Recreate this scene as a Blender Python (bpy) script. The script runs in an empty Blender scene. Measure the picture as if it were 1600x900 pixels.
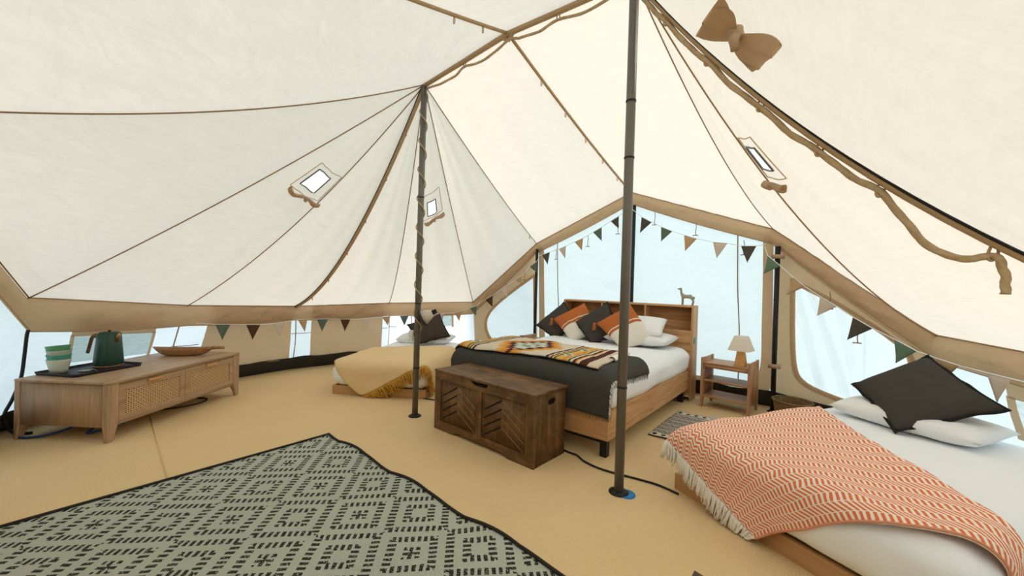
import bpy, bmesh, math, random
from mathutils import Vector, Matrix, noise
C = bpy.context.scene.collection
random.seed(7)
# ------------------------------------------------------------------ camera
cam = bpy.data.cameras.new('camera'); co = bpy.data.objects.new('camera', cam); C.objects.link(co)
cam.sensor_width = 36; cam.sensor_fit = 'HORIZONTAL'; cam.lens = 602/1600*36; cam.clip_start = .02; cam.clip_end = 200
YAW, PITCH, ROLL = math.radians(38.5607), .005, .030
def cam_matrix():
    c, s = math.cos(PITCH), math.sin(PITCH); cr, sr = math.cos(ROLL), math.sin(ROLL)
    B = Matrix(((1,0,0),(0,0,-1),(0,1,0))); P = Matrix(((1,0,0),(0,c,-s),(0,s,c))); Q = Matrix(((cr,-sr,0),(sr,cr,0),(0,0,1)))
    R = Q @ P @ B                                    # rows: right, down, forward
    M = Matrix((R[0], -R[1], -R[2])).transposed()
    return Matrix.Rotation(YAW, 3, 'Z') @ M
M4 = cam_matrix().to_4x4(); M4.translation = (1.791, -2.109, 1.155); co.matrix_world = M4
bpy.context.scene.camera = co
# ------------------------------------------------------------------ light
sc = bpy.context.scene
sc.view_settings.view_transform = 'Standard'; sc.view_settings.look = 'None'
sc.view_settings.gamma = 1; sc.view_settings.use_curve_mapping = False
sc.view_settings.exposure = 0.1
w = bpy.data.worlds.new('sky'); sc.world = w; w.use_nodes = True
bg = w.node_tree.nodes['Background']; bg.inputs[0].default_value = (.80, .90, 1.0, 1); bg.inputs[1].default_value = 2.0
sun = bpy.data.lights.new('sun', 'SUN'); sun.energy = 4.1; sun.angle = math.radians(30); sun.color = (1, .93, .82)
so = bpy.data.objects.new('sun', sun); C.objects.link(so)
so.rotation_euler = Vector((.34, .70, .62)).to_track_quat('Z', 'Y').to_euler()
sc.cycles.max_bounces = 10; sc.cycles.diffuse_bounces = 6; sc.cycles.transparent_max_bounces = 12; sc.cycles.transmission_bounces = 6
sc.cycles.sample_clamp_indirect = 6

# ------------------------------------------------------------------ node expression helper
class X:
    def __init__(s, m, k): s.m, s.k = m, k
    def _o(s, op, b=None, c=None):
        n = s.m.nodes.new('ShaderNodeMath'); n.operation = op
        for i, v in enumerate((s, b, c)):
            if v is None: continue
            if isinstance(v, X): s.m.links.new(v.k, n.inputs[i])
            else: n.inputs[i].default_value = v
        return X(s.m, n.outputs[0])
    def __add__(s, b): return s._o('ADD', b)
    def __sub__(s, b): return s._o('SUBTRACT', b)
    def __mul__(s, b): return s._o('MULTIPLY', b)
    def fr(s): return s._o('FRACT')
    def fl(s): return s._o('FLOOR')
    def ab(s): return s._o('ABSOLUTE')
    def lt(s, b): return s._o('LESS_THAN', b)
    def gt(s, b): return s._o('GREATER_THAN', b)
    def mx(s, b): return s._o('MAXIMUM', b)
    def mn(s, b): return s._o('MINIMUM', b)
    def sin(s): return s._o('SINE')
    def mod2(s): return (s*.5).fr()*2
class Mat:
    def __init__(s, name, rough=.8, spec=.3):
        s.m = bpy.data.materials.new(name); s.m.use_nodes = True; s.t = s.m.node_tree; s.nodes, s.links = s.t.nodes, s.t.links
        s.b = s.nodes['Principled BSDF']; s.out = s.nodes['Material Output']
        s.b.inputs['Roughness'].default_value = rough; s.b.inputs['Specular IOR Level'].default_value = spec
    def coord(s, kind='Object', scale=(1,1,1)):
        c = s.nodes.new('ShaderNodeTexCoord'); mp = s.nodes.new('ShaderNodeMapping'); mp.inputs['Scale'].default_value = scale
        s.links.new(c.outputs[kind], mp.inputs[0]); return mp.outputs[0]
    def xyz(s, v):
        n = s.nodes.new('ShaderNodeSeparateXYZ'); s.links.new(v, n.inputs[0]); return [X(s, o) for o in n.outputs]
    def noise(s, v, scale, detail=3, rough=.5, dist=0):
        n = s.nodes.new('ShaderNodeTexNoise'); n.inputs['Scale'].default_value = scale; n.inputs['Detail'].default_value = detail
        n.inputs['Roughness'].default_value = rough; n.inputs['Distortion'].default_value = dist
        if v is not None: s.links.new(v, n.inputs['Vector'])
        return X(s, n.outputs[0])
    def ramp(s, x, stops):
        n = s.nodes.new('ShaderNodeValToRGB'); s.links.new(x.k, n.inputs[0]); e = n.color_ramp.elements
        while len(e) < len(stops): e.new(.5)
        for k, (p, c) in zip(e, stops): k.position = p; k.color = (*c, 1)
        return n.outputs[0]
    def mix(s, f, a, b):
        n = s.nodes.new('ShaderNodeMix'); n.data_type = 'RGBA'
        if isinstance(f, X): s.links.new(f.k, n.inputs[0])
        else: n.inputs[0].default_value = f
        for i, v in ((6, a), (7, b)):
            if isinstance(v, tuple): n.inputs[i].default_value = (*v, 1)
            else: s.links.new(v, n.inputs[i])
        return n.outputs[2]
    def color(s, v):
        if isinstance(v, tuple): s.b.inputs['Base Color'].default_value = (*v, 1)
        else: s.links.new(v, s.b.inputs['Base Color'])
    def bump(s, x, strength=.3, dist=.01, target=None):
        n = s.nodes.new('ShaderNodeBump'); n.inputs['Strength'].default_value = strength; n.inputs['Distance'].default_value = dist
        s.links.new(x.k, n.inputs['Height']); s.links.new(n.outputs[0], (target or s.b).inputs['Normal']); return n
def plain(name, col, rough=.6, metal=0, spec=.3, bump=0, bscale=60):
    m = Mat(name, rough, spec); v = m.coord()
    n = m.noise(v, bscale*.3); m.color(m.mix(n, tuple(c*.88 for c in col), tuple(min(1, c*1.1) for c in col)))
    m.b.inputs['Metallic'].default_value = metal
    if bump: m.bump(m.noise(v, bscale), bump)
    return m.m
def fabric(name, col, var=.12, weave=900, bump=.25, bs=14):
    m = Mat(name, .95, .12); v = m.coord()
    n = m.noise(v, bs, 4); m.color(m.mix(n, tuple(c*(1-var) for c in col), tuple(min(1, c*(1+var)) for c in col)))
    x, y, z = m.xyz(v)
    m.bump(m.noise(v, weave*.5, 1)*.25 + m.noise(v, 7, 4)*4, bump, .004)
    return m.m
def wood(name, dark, mid, light, axis=0, scale=1.0, rough=.5, knots=.5, blotch=0):
    m = Mat(name, rough, .35); sc_ = [9*scale]*3; sc_[axis] = .7*scale
    v = m.coord('Object', tuple(sc_)); n = m.noise(v, 2.2, 6, .6, 1.6*knots)
    sc2 = [60*scale]*3; sc2[axis] = 2*scale
    f = m.noise(m.coord('Object', tuple(sc2)), 3, 4, .6)
    k = n*.75 + f*.25
    if blotch: k = k*(1-blotch) + m.noise(m.coord(), 7, 4, .6, .8)*blotch
    m.color(m.ramp(k, [(.30, dark), (.48, mid), (.68, light)])); m.bump(f, .12, .003); return m.m
def cloth_translucent(name, col, trans=.5, tcol=None, streak=.04, wrinkle=.25, wscale=3.0, holes=0):
    m = Mat(name); m.nodes.remove(m.b); v = m.coord()
    d = m.nodes.new('ShaderNodeBsdfDiffuse'); t = m.nodes.new('ShaderNodeBsdfTranslucent'); mx = m.nodes.new('ShaderNodeMixShader'); mx.inputs[0].default_value = trans
    n = m.noise(m.coord('Object', (2, 2, 14)), 4, 6, .7)
    lo = tuple(c*(1-streak) for c in col); hi = tuple(min(1, c*(1+streak)) for c in col)
    m.links.new(m.mix(n, lo, hi), d.inputs[0])
    tc = tcol or col
    m.links.new(m.mix(n, tuple(c*(1-streak) for c in tc), tuple(min(1, c*(1+streak)) for c in tc)), t.inputs[0])
    if wrinkle:
        bp = m.bump(m.noise(v, wscale, 5, .55, .8), wrinkle, .05, d); m.links.new(bp.outputs[0], t.inputs['Normal'])
    m.links.new(d.outputs[0], mx.inputs[1]); m.links.new(t.outputs[0], mx.inputs[2]); last = mx.outputs[0]
    if holes:
        tr = m.nodes.new('ShaderNodeBsdfTransparent'); m2 = m.nodes.new('ShaderNodeMixShader'); m2.inputs[0].default_value = holes
        m.links.new(last, m2.inputs[1]); m.links.new(tr.outputs[0], m2.inputs[2]); last = m2.outputs[0]
    m.links.new(last, m.out.inputs[0]); return m.m
MT = {}
MT['roof'] = cloth_translucent('roof_canvas', (.86,.81,.72), .42, (.65,.605,.52), .085, .38, 2.6)
MT['tan'] = cloth_translucent('tan_canvas', (.60,.44,.29), .30, (.58,.38,.21), .06, .35, 6)
MT['tanwall'] = cloth_translucent('tan_wall_canvas', (.66,.50,.34), .35, (.66,.46,.28), .05, .3, 5)
MT['white'] = cloth_translucent('white_wall_fabric', (.88,.91,.93), .64, (.84,.89,.95), .03, .3, 4)
MT['blue'] = cloth_translucent('pale_blue_wall_fabric', (.76,.84,.89), .58, (.50,.59,.65), .03, .3, 3)
MT['bluewave'] = cloth_translucent('pale_blue_loose_fabric', (.76,.84,.89), .55, (.54,.635,.70), .02, .3, 3)
MT['mesh'] = cloth_translucent('grey_mesh', (.50,.57,.60), .5, (.50,.60,.66), .35, .3, 5, .12)
MT['seam'] = fabric('seam_binding', (.34,.22,.12))
MT['seamtan'] = fabric('tan_seam_binding', (.47,.33,.19))
MT['patchedge'] = fabric('pale_stitching', (.62,.50,.35))
MT['coral'] = fabric('coral_edge', (.70,.30,.19))
MT['rope'] = fabric('hemp_rope', (.50,.37,.22), .3, 500, .5, 60)
MT['pole'] = plain('dark_grey_metal', (.155,.145,.125), .42, .3, .5)
MT['black'] = plain('black_plastic', (.012,.012,.013), .45)
MT['blackpvc'] = plain('black_pvc_sheet', (.022,.023,.026), .38, 0, .45, .4, 9)
MT['blackmetal'] = plain('black_metal', (.018,.017,.016), .4, .3)
MT['bluecable'] = plain('blue_rubber', (.02,.07,.24), .5)
MT['bluedisc'] = plain('blue_plastic', (.02,.22,.60), .4)
MT['oak'] = wood('console_oak', (.28,.175,.10), (.42,.275,.165), (.53,.36,.225), 2, 1.2, .5)
MT['oakx'] = wood('console_oak_lengthwise', (.28,.175,.10), (.42,.275,.165), (.53,.36,.225), 1, 1.0, .42)
MT['honey'] = wood('honey_wood', (.50,.24,.07), (.62,.32,.11), (.72,.42,.17), 1, 2, .4)
MT['rustic'] = wood('rustic_dark_wood', (.030,.013,.004), (.125,.060,.019), (.26,.135,.045), 2, .45, .6, 2.4, .5)
MT['rusticx'] = wood('rustic_dark_wood_lengthwise', (.030,.013,.004), (.115,.056,.019), (.25,.13,.046), 0, .45, .55, 2.4, .55)
MT['groove'] = plain('dark_groove', (.012,.007,.004), .8)
MT['groovel'] = plain('pale_groove_edge', (.30,.20,.115), .7)
MT['bedwood'] = wood('bed_oak_across', (.30,.145,.055), (.55,.31,.145), (.68,.43,.22), 0, .6, .5, 1.2)
MT['bedwoody'] = wood('bed_oak_along', (.30,.145,.055), (.55,.31,.145), (.68,.43,.22), 1, .6, .5, 1.2)
MT['bedwoodz'] = wood('bed_oak_upright', (.30,.145,.055), (.53,.30,.14), (.64,.40,.20), 2, .6, .5, 1.2)
MT['red'] = wood('nightstand_wood', (.27,.12,.055), (.43,.225,.115), (.55,.32,.175), 2, 1, .45)
MT['redx'] = wood('nightstand_wood_across', (.27,.12,.055), (.43,.225,.115), (.55,.32,.175), 0, 1, .42)
MT['pine'] = wood('pine_board', (.36,.18,.07), (.50,.28,.12), (.58,.35,.17), 0, .7, .55)
MT['bowl'] = wood('olive_wood', (.12,.045,.015), (.36,.18,.075), (.56,.33,.16), 1, 2.2, .45, 2)
MT['linen'] = fabric('white_linen', (.86,.895,.93), .02, 900, .5, 5)
MT['pillow'] = fabric('white_pillowcase', (.83,.85,.865), .03, 900, .4, 6)
MT['char'] = fabric('charcoal_fabric', (.062,.056,.049), .08)
MT['charbrown'] = fabric('dark_brown_fabric', (.060,.045,.035), .08)
MT['charedge'] = fabric('charcoal_edge', (.022,.021,.020), .15)
MT['blanket'] = fabric('charcoal_wool_blanket', (.066,.065,.059), .12, 700, .4, 30)
MT['tassel'] = fabric('rust_tassel', (.46,.15,.045), .15)
MT['mustfringe'] = fabric('mustard_fringe', (.60,.33,.055), .25)
MT['must'] = fabric('mustard_throw_cloth', (.76,.57,.32), .06, 500, .6)
MT['whitefringe'] = fabric('white_fringe', (.86,.83,.78), .1)
MT['shade'] = cloth_translucent('lamp_shade_fabric', (.90,.85,.76), .45, (.92,.86,.76))
MT['green'] = plain('dark_green_enamel', (.012,.060,.036), .38, .1, .5)
MT['walnut'] = wood('walnut_handle', (.08,.03,.012), (.16,.07,.03), (.22,.11,.05), 2, 3, .4)
MT['brass'] = plain('brass', (.45,.30,.12), .3, .8)
MT['bronze'] = plain('aged_bronze', (.36,.35,.28), .55, .15, .4, .4, 120)
MT['cupgreen'] = plain('green_plastic', (.115,.33,.17), .5)
MT['cupsage'] = plain('sage_plastic', (.42,.48,.40), .5)
MT['cupteal'] = plain('teal_plastic', (.08,.33,.25), .5)
MT['cupcream'] = plain('cream_plastic', (.66,.68,.58), .5)
MT['saucer'] = plain('grey_glass', (.30,.30,.28), .2)
MT['paper'] = plain('grey_paper', (.62,.58,.52), .9)
MT['whiteplastic'] = plain('white_plastic', (.78,.78,.74), .5)
MT['grass'] = plain('grass', (.10,.17,.05), .9)
MT['cane'] = plain('cane', (.62,.42,.22), .6)
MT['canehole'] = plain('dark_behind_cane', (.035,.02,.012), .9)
for k, c in dict(fg=(.115,.155,.125), fb=(.085,.045,.022), fw=(.62,.53,.44), ft=(.50,.33,.18), fd=(.085,.078,.062), fs=(.135,.21,.14)).items(): MT[k] = fabric('pennant_'+k, c, .08)
# floor matting
m = Mat('woven_yellow_matting', .75, .25); v = m.coord(); x, y, z = m.xyz(v); r = (x*520).sin(); r2 = (y*330).sin(); bign = m.noise(v, 1.4, 4)
m.color(m.mix(bign*.7 + r*.05 + m.noise(v, 50, 3)*.25, (.67,.485,.245), (.83,.625,.35))); m.bump(r*.6 + r2*.25 + m.noise(v, 2.0, 3)*9, .35, .004); MT['floor'] = m.m
# large rug
m = Mat('sage_rug_weave', .9, .1); v = m.coord(); x, y, z = m.xyz(v)
wob = m.noise(v, 9, 2)*.012 - .006
a = (x + y)*.70711 + wob; b = (y - x)*.70711 + wob; P = .292
ca = a*(1/P) + 3.99; cb = b*(1/P) + 1.22
la = ((ca.fr() - .5)*P); lb = ((cb.fr() - .5)*P)
chk = (ca.fl() + cb.fl()).mod2().gt(.5)
da, db = la.ab(), lb.ab(); d = da.mx(db)
ph = (chk*-.0375 + .055)
ring = (((d - ph)*(1/.073) + .5).fr() - .5).ab().lt(.25)
bara = (lb*(1/.0285) + .25 + m.noise(v, 14, 2)*.35).fr().lt(.56); barb = (la*(1/.0285) + .25 + m.noise(v, 14, 2)*.35).fr().lt(.56)
sel = da.gt(db); bars = sel*bara + (sel*-1 + 1)*barb
pat = ring*bars*((m.noise(v, 160, 2)).gt(.36))
rb = (x*900).sin()
m.color(m.mix(pat, m.mix(m.noise(v, 3, 3), (.39,.42,.355), (.47,.50,.43)), m.mix(m.noise(v, 90), (.012,.016,.013), (.05,.055,.04)))); m.bump(rb*.5 + pat*1.5, .4, .003); MT['rug'] = m.m
MT['rugedge'] = fabric('dark_rug_binding', (.035,.032,.028))
# small rug (UV metres)
m = Mat('tribal_mat', .95, .1); u, vv, _ = m.xyz(m.coord('UV'))
row = vv*(1/.0975); ri = row.fl(); rf = row.fr() - .5
dia = ((u*(1/.068)).fr() - .5).ab()*1.0 + rf.ab()*.9
diam = dia.lt(.30)
zz = (((u*(1/.048)).fr() - .5).ab()*.6 + rf).ab()
zig = ((zz*4).fr()).lt(.42)
ed = ((vv - .39).ab()).gt(.29)
nz = m.noise(m.coord('UV'), 120, 2)
lines = (rf.ab()).gt(.44)
pt = (ed*diam + (ed*-1 + 1)*zig).mx(lines)*nz.gt(.36)
m.color(m.mix(pt, (.64,.58,.50), (.03,.028,.026))); m.bump(nz, .3, .004); MT['mat'] = m.m
# herringbone throw (UV metres, u along the fringe edge, v along the length)
m = Mat('coral_herringbone', .95, .1); u, vv, _ = m.xyz(m.coord('UV'))
zg = ((u*(1/.044)).fr() - .5).ab()
st = ((vv*(1/.0245) + zg*1.7)).fr().lt(.52)
col = (u*(1/.022)).fr().lt(.07)
n = m.noise(m.coord('UV'), 400, 2)
m.color(m.mix((st*(col*-1 + 1)), (.90,.79,.66), m.mix(n, (.66,.14,.06), (.80,.24,.12)))); m.bump(st + n, .35, .004); MT['herring'] = m.m
# kilim throw (u 0..1 across the bed left to right, v 0..1 front to back)
m = Mat('kilim_throw_weave', .95, .1); u, vv, _ = m.xyz(m.coord('UV'))
n = m.noise(m.coord('UV'), 200, 2)
q = (u - .44).ab()                                              # distance from the centre medallion
stp = ((vv*9).fl()*(1/9) - .45).ab()
fringe = (((vv*30).fr() - .5).ab()*.03)
dm = q + stp*.32 + fringe
cream, orange, brown, dgreen, gold, pale = (.66,.57,.45), (.66,.27,.05), (.085,.028,.018), (.03,.10,.05), (.66,.40,.12), (.58,.60,.52)
medal = m.ramp(dm, [(0, pale), (.05, dgreen), (.065, pale), (.12, brown), (.165, orange), (.205, gold), (.235, cream)])
nn = m.nodes[-1] if False else None
for nd in m.nodes:
    if nd.type == 'VALTORGB': nd.color_ramp.interpolation = 'CONSTANT'
e2 = (u - .44).ab()
band = m.ramp(e2*2, [(0, cream), (.50, brown), (.535, cream), (.555, brown), (.575, gold), (.60, dgreen), (.625, gold), (.70, orange), (.75, gold), (.775, dgreen), (.80, cream), (.83, brown), (.86, orange), (.88, cream), (.91, brown), (1.0, cream)][:16])
for nd in m.nodes:
    if nd.type == 'VALTORGB': nd.color_ramp.interpolation = 'CONSTANT'
dd = (((vv*2.2).fr() - .5).ab()*.16 + ((e2 - .34).ab()))
band2 = m.mix(dd.lt(.035), band, m.mix(dd.lt(.018), pale, dgreen))
m.color(m.mix(e2.gt(.235), medal, band2)); m.bump(n, .3, .004); MT['kilim'] = m.m
# two tone cushion (UV 0..1)
m = Mat('rust_and_cream_cushion', .95, .1); u, vv, _ = m.xyz(m.coord('UV')); n = m.noise(m.coord('UV'), 300, 2)
rust = m.mix(n, (.40,.115,.03), (.54,.17,.05)); cr = m.mix(n, (.74,.69,.61), (.82,.78,.71))
top = vv.gt(.47); line = (vv - .555).ab().lt(.012)
m.color(m.mix(top*(line*-1 + 1), cr, rust)); m.bump(n, .3, .004); MT['twotone'] = m.m
# wicker
m = Mat('seagrass_wicker', .85, .2); v = m.coord(); x, y, z = m.xyz(v)
rr = (z*420).sin(); n = m.noise(m.coord('Object', (60, 60, 25)), 2, 4)
m.color(m.ramp(n*.7 + rr*.15, [(.2, (.09,.05,.02)), (.45, (.27,.17,.08)), (.7, (.42,.29,.16))])); m.bump(rr + n, .6, .006); MT['wicker'] = m.m
# clear vinyl pane
m = Mat('clear_vinyl', .1); m.nodes.remove(m.b); t = m.nodes.new('ShaderNodeBsdfTransparent'); g = m.nodes.new('ShaderNodeBsdfGlossy'); mm = m.nodes.new('ShaderNodeMixShader')
mm.inputs[0].default_value = .04; g.inputs['Roughness'].default_value = .1; t.inputs[0].default_value = (.95,.97,.97,1)
m.links.new(t.outputs[0], mm.inputs[1]); m.links.new(g.outputs[0], mm.inputs[2]); m.links.new(mm.outputs[0], m.out.inputs[0]); MT['vinyl'] = m.m

# ------------------------------------------------------------------ object helpers
def thing(name, label, cat, loc=(0,0,0), rotz=0, group=None):
    o = bpy.data.objects.new(name, None); C.objects.link(o); o.empty_display_size = .1
    o.location = loc; o.rotation_euler = (0, 0, rotz); o['label'] = label; o['category'] = cat
    if group: o['group'] = group
    return o
def obj(name, bm, mat, parent=None, label=None, smooth=True, kind=None, bevel=0, solid=0, loc=None):
    if isinstance(bm, bpy.types.Mesh): me = bm
    else:
        bm.normal_update(); me = bpy.data.meshes.new(name); bm.to_mesh(me); bm.free()
        for mm in (mat if isinstance(mat, (list, tuple)) else [mat]): me.materials.append(MT[mm])
        for p in me.polygons: p.use_smooth = smooth
    o = bpy.data.objects.new(name, me); C.objects.link(o)
    if parent: o.parent = parent
    if loc: o.location = loc
    if label: o['label'] = label
    if kind: o['kind'] = kind
    if solid:
        s = o.modifiers.new('thickness', 'SOLIDIFY'); s.thickness = solid; s.offset = 1
    if bevel:
        b = o.modifiers.new('bevel', 'BEVEL'); b.width = bevel; b.segments = 2; b.limit_method = 'ANGLE'
        n = o.modifiers.new('normals', 'WEIGHTED_NORMAL')
    return o
def tag(o, label, cat, group=None):
    o['label'] = label; o['category'] = cat
    if group: o['group'] = group
    return o
def new(): return bmesh.new()
def box(bm, x0, x1, y0, y1, z0, z1, mtx=None):
    vs = [bm.verts.new(p) for p in ((x0,y0,z0),(x1,y0,z0),(x1,y1,z0),(x0,y1,z0),(x0,y0,z1),(x1,y0,z1),(x1,y1,z1),(x0,y1,z1))]
    if mtx:
        for v_ in vs: v_.co = mtx @ v_.co
    for f in ((3,2,1,0),(4,5,6,7),(0,1,5,4),(1,2,6,5),(2,3,7,6),(3,0,4,7)): bm.faces.new([vs[i] for i in f])
    return bm
def bx(*a): return box(new(), *a)
def prism(bm, pts, axis, a0, a1):
    """polygon pts (2-D) extruded along axis from a0 to a1"""
    def P(p, a): return {'x': (a, p[0], p[1]), 'y': (p[0], a, p[1]), 'z': (p[0], p[1], a)}[axis]
    A = [bm.verts.new(P(p, a0)) for p in pts]; B = [bm.verts.new(P(p, a1)) for p in pts]; n = len(pts)
    bm.faces.new(A); bm.faces.new(B[::-1])
    for i in range(n): bm.faces.new([A[i], B[i], B[(i+1) % n], A[(i+1) % n]])
    bmesh.ops.recalc_face_normals(bm, faces=bm.faces); return bm
def tube(bm, pts, r, seg=8, r1=None, cap=True, twist=0, lobes=0):
    pts = [Vector(p) for p in pts]; n = len(pts); rings = []; up = Vector((0,0,1))
    t0 = (pts[1]-pts[0]).normalized(); a = t0.cross(up)
    if a.length < .01: a = t0.cross(Vector((1,0,0)))
    a.normalize()
    for i, p in enumerate(pts):
        t = ((pts[i+1] if i < n-1 else p) - (pts[i-1] if i else p)).normalized()
        a = (a - t*a.dot(t)).normalized(); b = t.cross(a); rr = r if r1 is None else r + (r1-r)*i/(n-1)
        ring_ = []
        for k in range(seg):
            an = 2*math.pi*k/seg; q = rr
            if lobes: q = rr*(1 + .22*math.cos(lobes*(an) + twist*i))
            ring_.append(bm.verts.new(p + (a*math.cos(an) + b*math.sin(an))*q))
        rings.append(ring_)
    for i in range(n-1):
        for k in range(seg): bm.faces.new([rings[i][k], rings[i][(k+1) % seg], rings[i+1][(k+1) % seg], rings[i+1][k]])
    if cap: bm.faces.new(rings[0][::-1]); bm.faces.new(rings[-1])
    return bm
def smooth_path(pts, n=8):
    pts = [Vector(p) for p in pts]; out = []
    for i in range(len(pts)-1):
        p0, p1, p2, p3 = pts[max(i-1,0)], pts[i], pts[i+1], pts[min(i+2, len(pts)-1)]
        for k in range(n):
            t = k/n; out.append(.5*((2*p1) + (p2-p0)*t + (2*p0-5*p1+4*p2-p3)*t*t + (3*p1-p0-3*p2+p3)*t**3))
    out.append(pts[-1]); return out
def lathe(bm, prof, seg=32, c=(0,0), sx=1, sy=1):
    rings = []
    for r, z in prof:
        rings.append([bm.verts.new((c[0]+sx*r*math.cos(2*math.pi*k/seg), c[1]+sy*r*math.sin(2*math.pi*k/seg), z)) for k in range(seg)])
    for i in range(len(prof)-1):
        for k in range(seg): bm.faces.new([rings[i][k], rings[i][(k+1) % seg], rings[i+1][(k+1) % seg], rings[i+1][k]])
    if prof[0][0] > 1e-4: bm.faces.new(rings[0][::-1])
    if prof[-1][0] > 1e-4: bm.faces.new(rings[-1])
    bmesh.ops.remove_doubles(bm, verts=bm.verts, dist=1e-5); bmesh.ops.recalc_face_normals(bm, faces=bm.faces); return bm
def grid(fn, nu, nv, uv=(1,1), us=None, vs=None, skip=None, close=False):
    us = us or [i/nu for i in range(nu+1)]; vs = vs or [j/nv for j in range(nv+1)]
    bm = new(); L = bm.loops.layers.uv.new('UVMap')
    V = [[bm.verts.new(fn(a, b)) for b in vs] for a in us]
    for i in range(len(us)-1):
        for j in range(len(vs)-1):
            if skip and skip((us[i]+us[i+1])/2, (vs[j]+vs[j+1])/2): continue
            f = bm.faces.new([V[i][j], V[i+1][j], V[i+1][j+1], V[i][j+1]])
            for l, (p, q_) in zip(f.loops, ((i,j),(i+1,j),(i+1,j+1),(i,j+1))): l[L].uv = (us[p]*uv[0], vs[q_]*uv[1])
    return bm
def nz(p, s, a): return noise.noise(Vector(p)*s)*a
def lerp(a, b, t): return tuple(a[i] + (b[i]-a[i])*t for i in range(len(a)))
# ================================================================== SETTING
def struct(name, bm, mat, parent=None, **k):
    return obj(name, bm, mat, parent, kind=None if parent else 'structure', **k)
def sempty(name):
    o = bpy.data.objects.new(name, None); C.objects.link(o); o['kind'] = 'structure'; return o
AX, BX, MID = (-.928,0,2.88), (.928,0,2.93), (0,0,2.97)
def eave(side, deg, r, z):
    a = math.radians(deg); return (side*(.928 + r*math.cos(a)), r*math.sin(a), z)
PT = {'A':AX,'B':BX,'M':MID,
 'A0':eave(-1,0,2.46,.82),'A28':eave(-1,28,2.38,.86),'A57':eave(-1,57,2.42,.90),'A-28':eave(-1,-28,2.42,.87),'A-57':(-2.72,-2.117,.965),
 'B0':eave(1,0,2.46,.80),'B47':eave(1,51,2.42,.90),'B-47':eave(1,-47,2.46,.92),
 'PL':(-1.46,2.52,1.79),'PC':(-.05,2.52,2.355),'PR':(1.425,2.52,1.80),'QL':(-1.46,-2.56,1.86),'QC':(0,-2.56,2.30),'QR':(1.43,-2.56,1.84)}
def fl(side, deg, r=2.58):
    a = math.radians(deg); return (side*(.928 + r*math.cos(a)), r*math.sin(a))
FP = {'A0':fl(-1,0),'A28':fl(-1,28,2.70),'A57':fl(-1,57,2.70),'A-28':fl(-1,-28,2.75),'A-57':(-2.78,-2.22),'B0':fl(1,0,2.85),'B47':fl(1,51,2.75),'B-47':fl(1,-47),
 'PL':(-1.48,2.66),'PC':(0,2.66),'PR':(1.48,2.66),'QL':(-1.48,-2.72),'QC':(0,-2.72),'QR':(1.48,-2.72)}
RING = ['A-57','A-28','A0','A28','A57','PL','PC','PR','B47','B0','B-47','QR','QC','QL']
SIDE = ['left','left','left','left','back','back','back','back','right','right','front','front','front','front']
SEAM = {('A','A0'):.36,('A','A28'):.3,('A','A57'):.02,('A','A-28'):.18,('A','A-57'):.06,('A','PL'):.04,('A','QL'):.12,
 ('M','PC'):.03,('M','QC'):.04,('B','PR'):.15,('B','B47'):.28,('B','B0'):.40,('B','B-47'):.19,('B','QR'):.0}
def seam_pt(k, t):
    p, q = PT[k[0]], PT[k[1]]; s = SEAM[k]
    return tuple(p[i] + (q[i]-p[i])*t - (s*4*t*(1-t) if i == 2 else 0) for i in range(3))
PANEL = [(('A','A0'),('A','A28')),(('A','A28'),('A','A57')),(('A','A57'),('A','PL')),(('A','PL'),('M','PC')),(('M','PC'),('B','PR')),(('B','PR'),('B','B47')),(('B','B47'),('B','B0')),
 (('B','B0'),('B','B-47')),(('B','B-47'),('B','QR')),(('B','QR'),('M','QC')),(('M','QC'),('A','QL')),(('A','QL'),('A','A-57')),(('A','A-57'),('A','A-28')),(('A','A-28'),('A','A0'))]
def panel_pt(i, s, t, belly=.05):
    a = seam_pt(PANEL[i][0], t); b = seam_pt(PANEL[i][1], t)
    if i == 8: belly = 0
    g = belly*math.sin(math.pi*s)*math.sin(math.pi*min(1, t))
    # soft folds fanning out from the apex
    g += .014*math.sin(s*19 + i*1.7)*math.sin(math.pi*s)*t*(1-t)*2 + .006*math.sin(s*47 + i)*math.sin(math.pi*s)*math.exp(-((t-.92)/.1)**2)
    return (a[0]+(b[0]-a[0])*s, a[1]+(b[1]-a[1])*s, a[2]+(b[2]-a[2])*s - g)

# floor, ground and skirting
bm = new(); ring = [bm.verts.new((*FP[k], 0)) for k in RING]; low = [bm.verts.new((*FP[k], -.03)) for k in RING]
bm.faces.new(ring[::-1]); bm.faces.new(low)
for i in range(14): bm.faces.new([ring[i], ring[(i+1) % 14], low[(i+1) % 14], low[i]])
bmesh.ops.recalc_face_normals(bm, faces=bm.faces); floor = struct('floor', bm, 'floor', smooth=False)
def strip(bm, p, q, wd, z):
    d = Vector((q[0]-p[0], q[1]-p[1], 0)).normalized(); n = Vector((-d.y, d.x, 0))*wd/2
    a, b = Vector((*p, z)), Vector((*q, z)); bm.faces.new([bm.verts.new(v_) for v_ in (a-n, b-n, b+n, a+n)]); return bm
obj('matting_seam', tube(new(), [(-2.5,-1.47,.001), (-1.75,-1.54,.002), (-1.08,-1.60,.001)], .004, 6), 'floor', floor)
g = new(); bmesh.ops.create_circle(g, cap_ends=True, segments=48, radius=40)
for v_ in g.verts: v_.co.z = -.06
struct('ground', g, 'grass', smooth=False)
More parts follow.
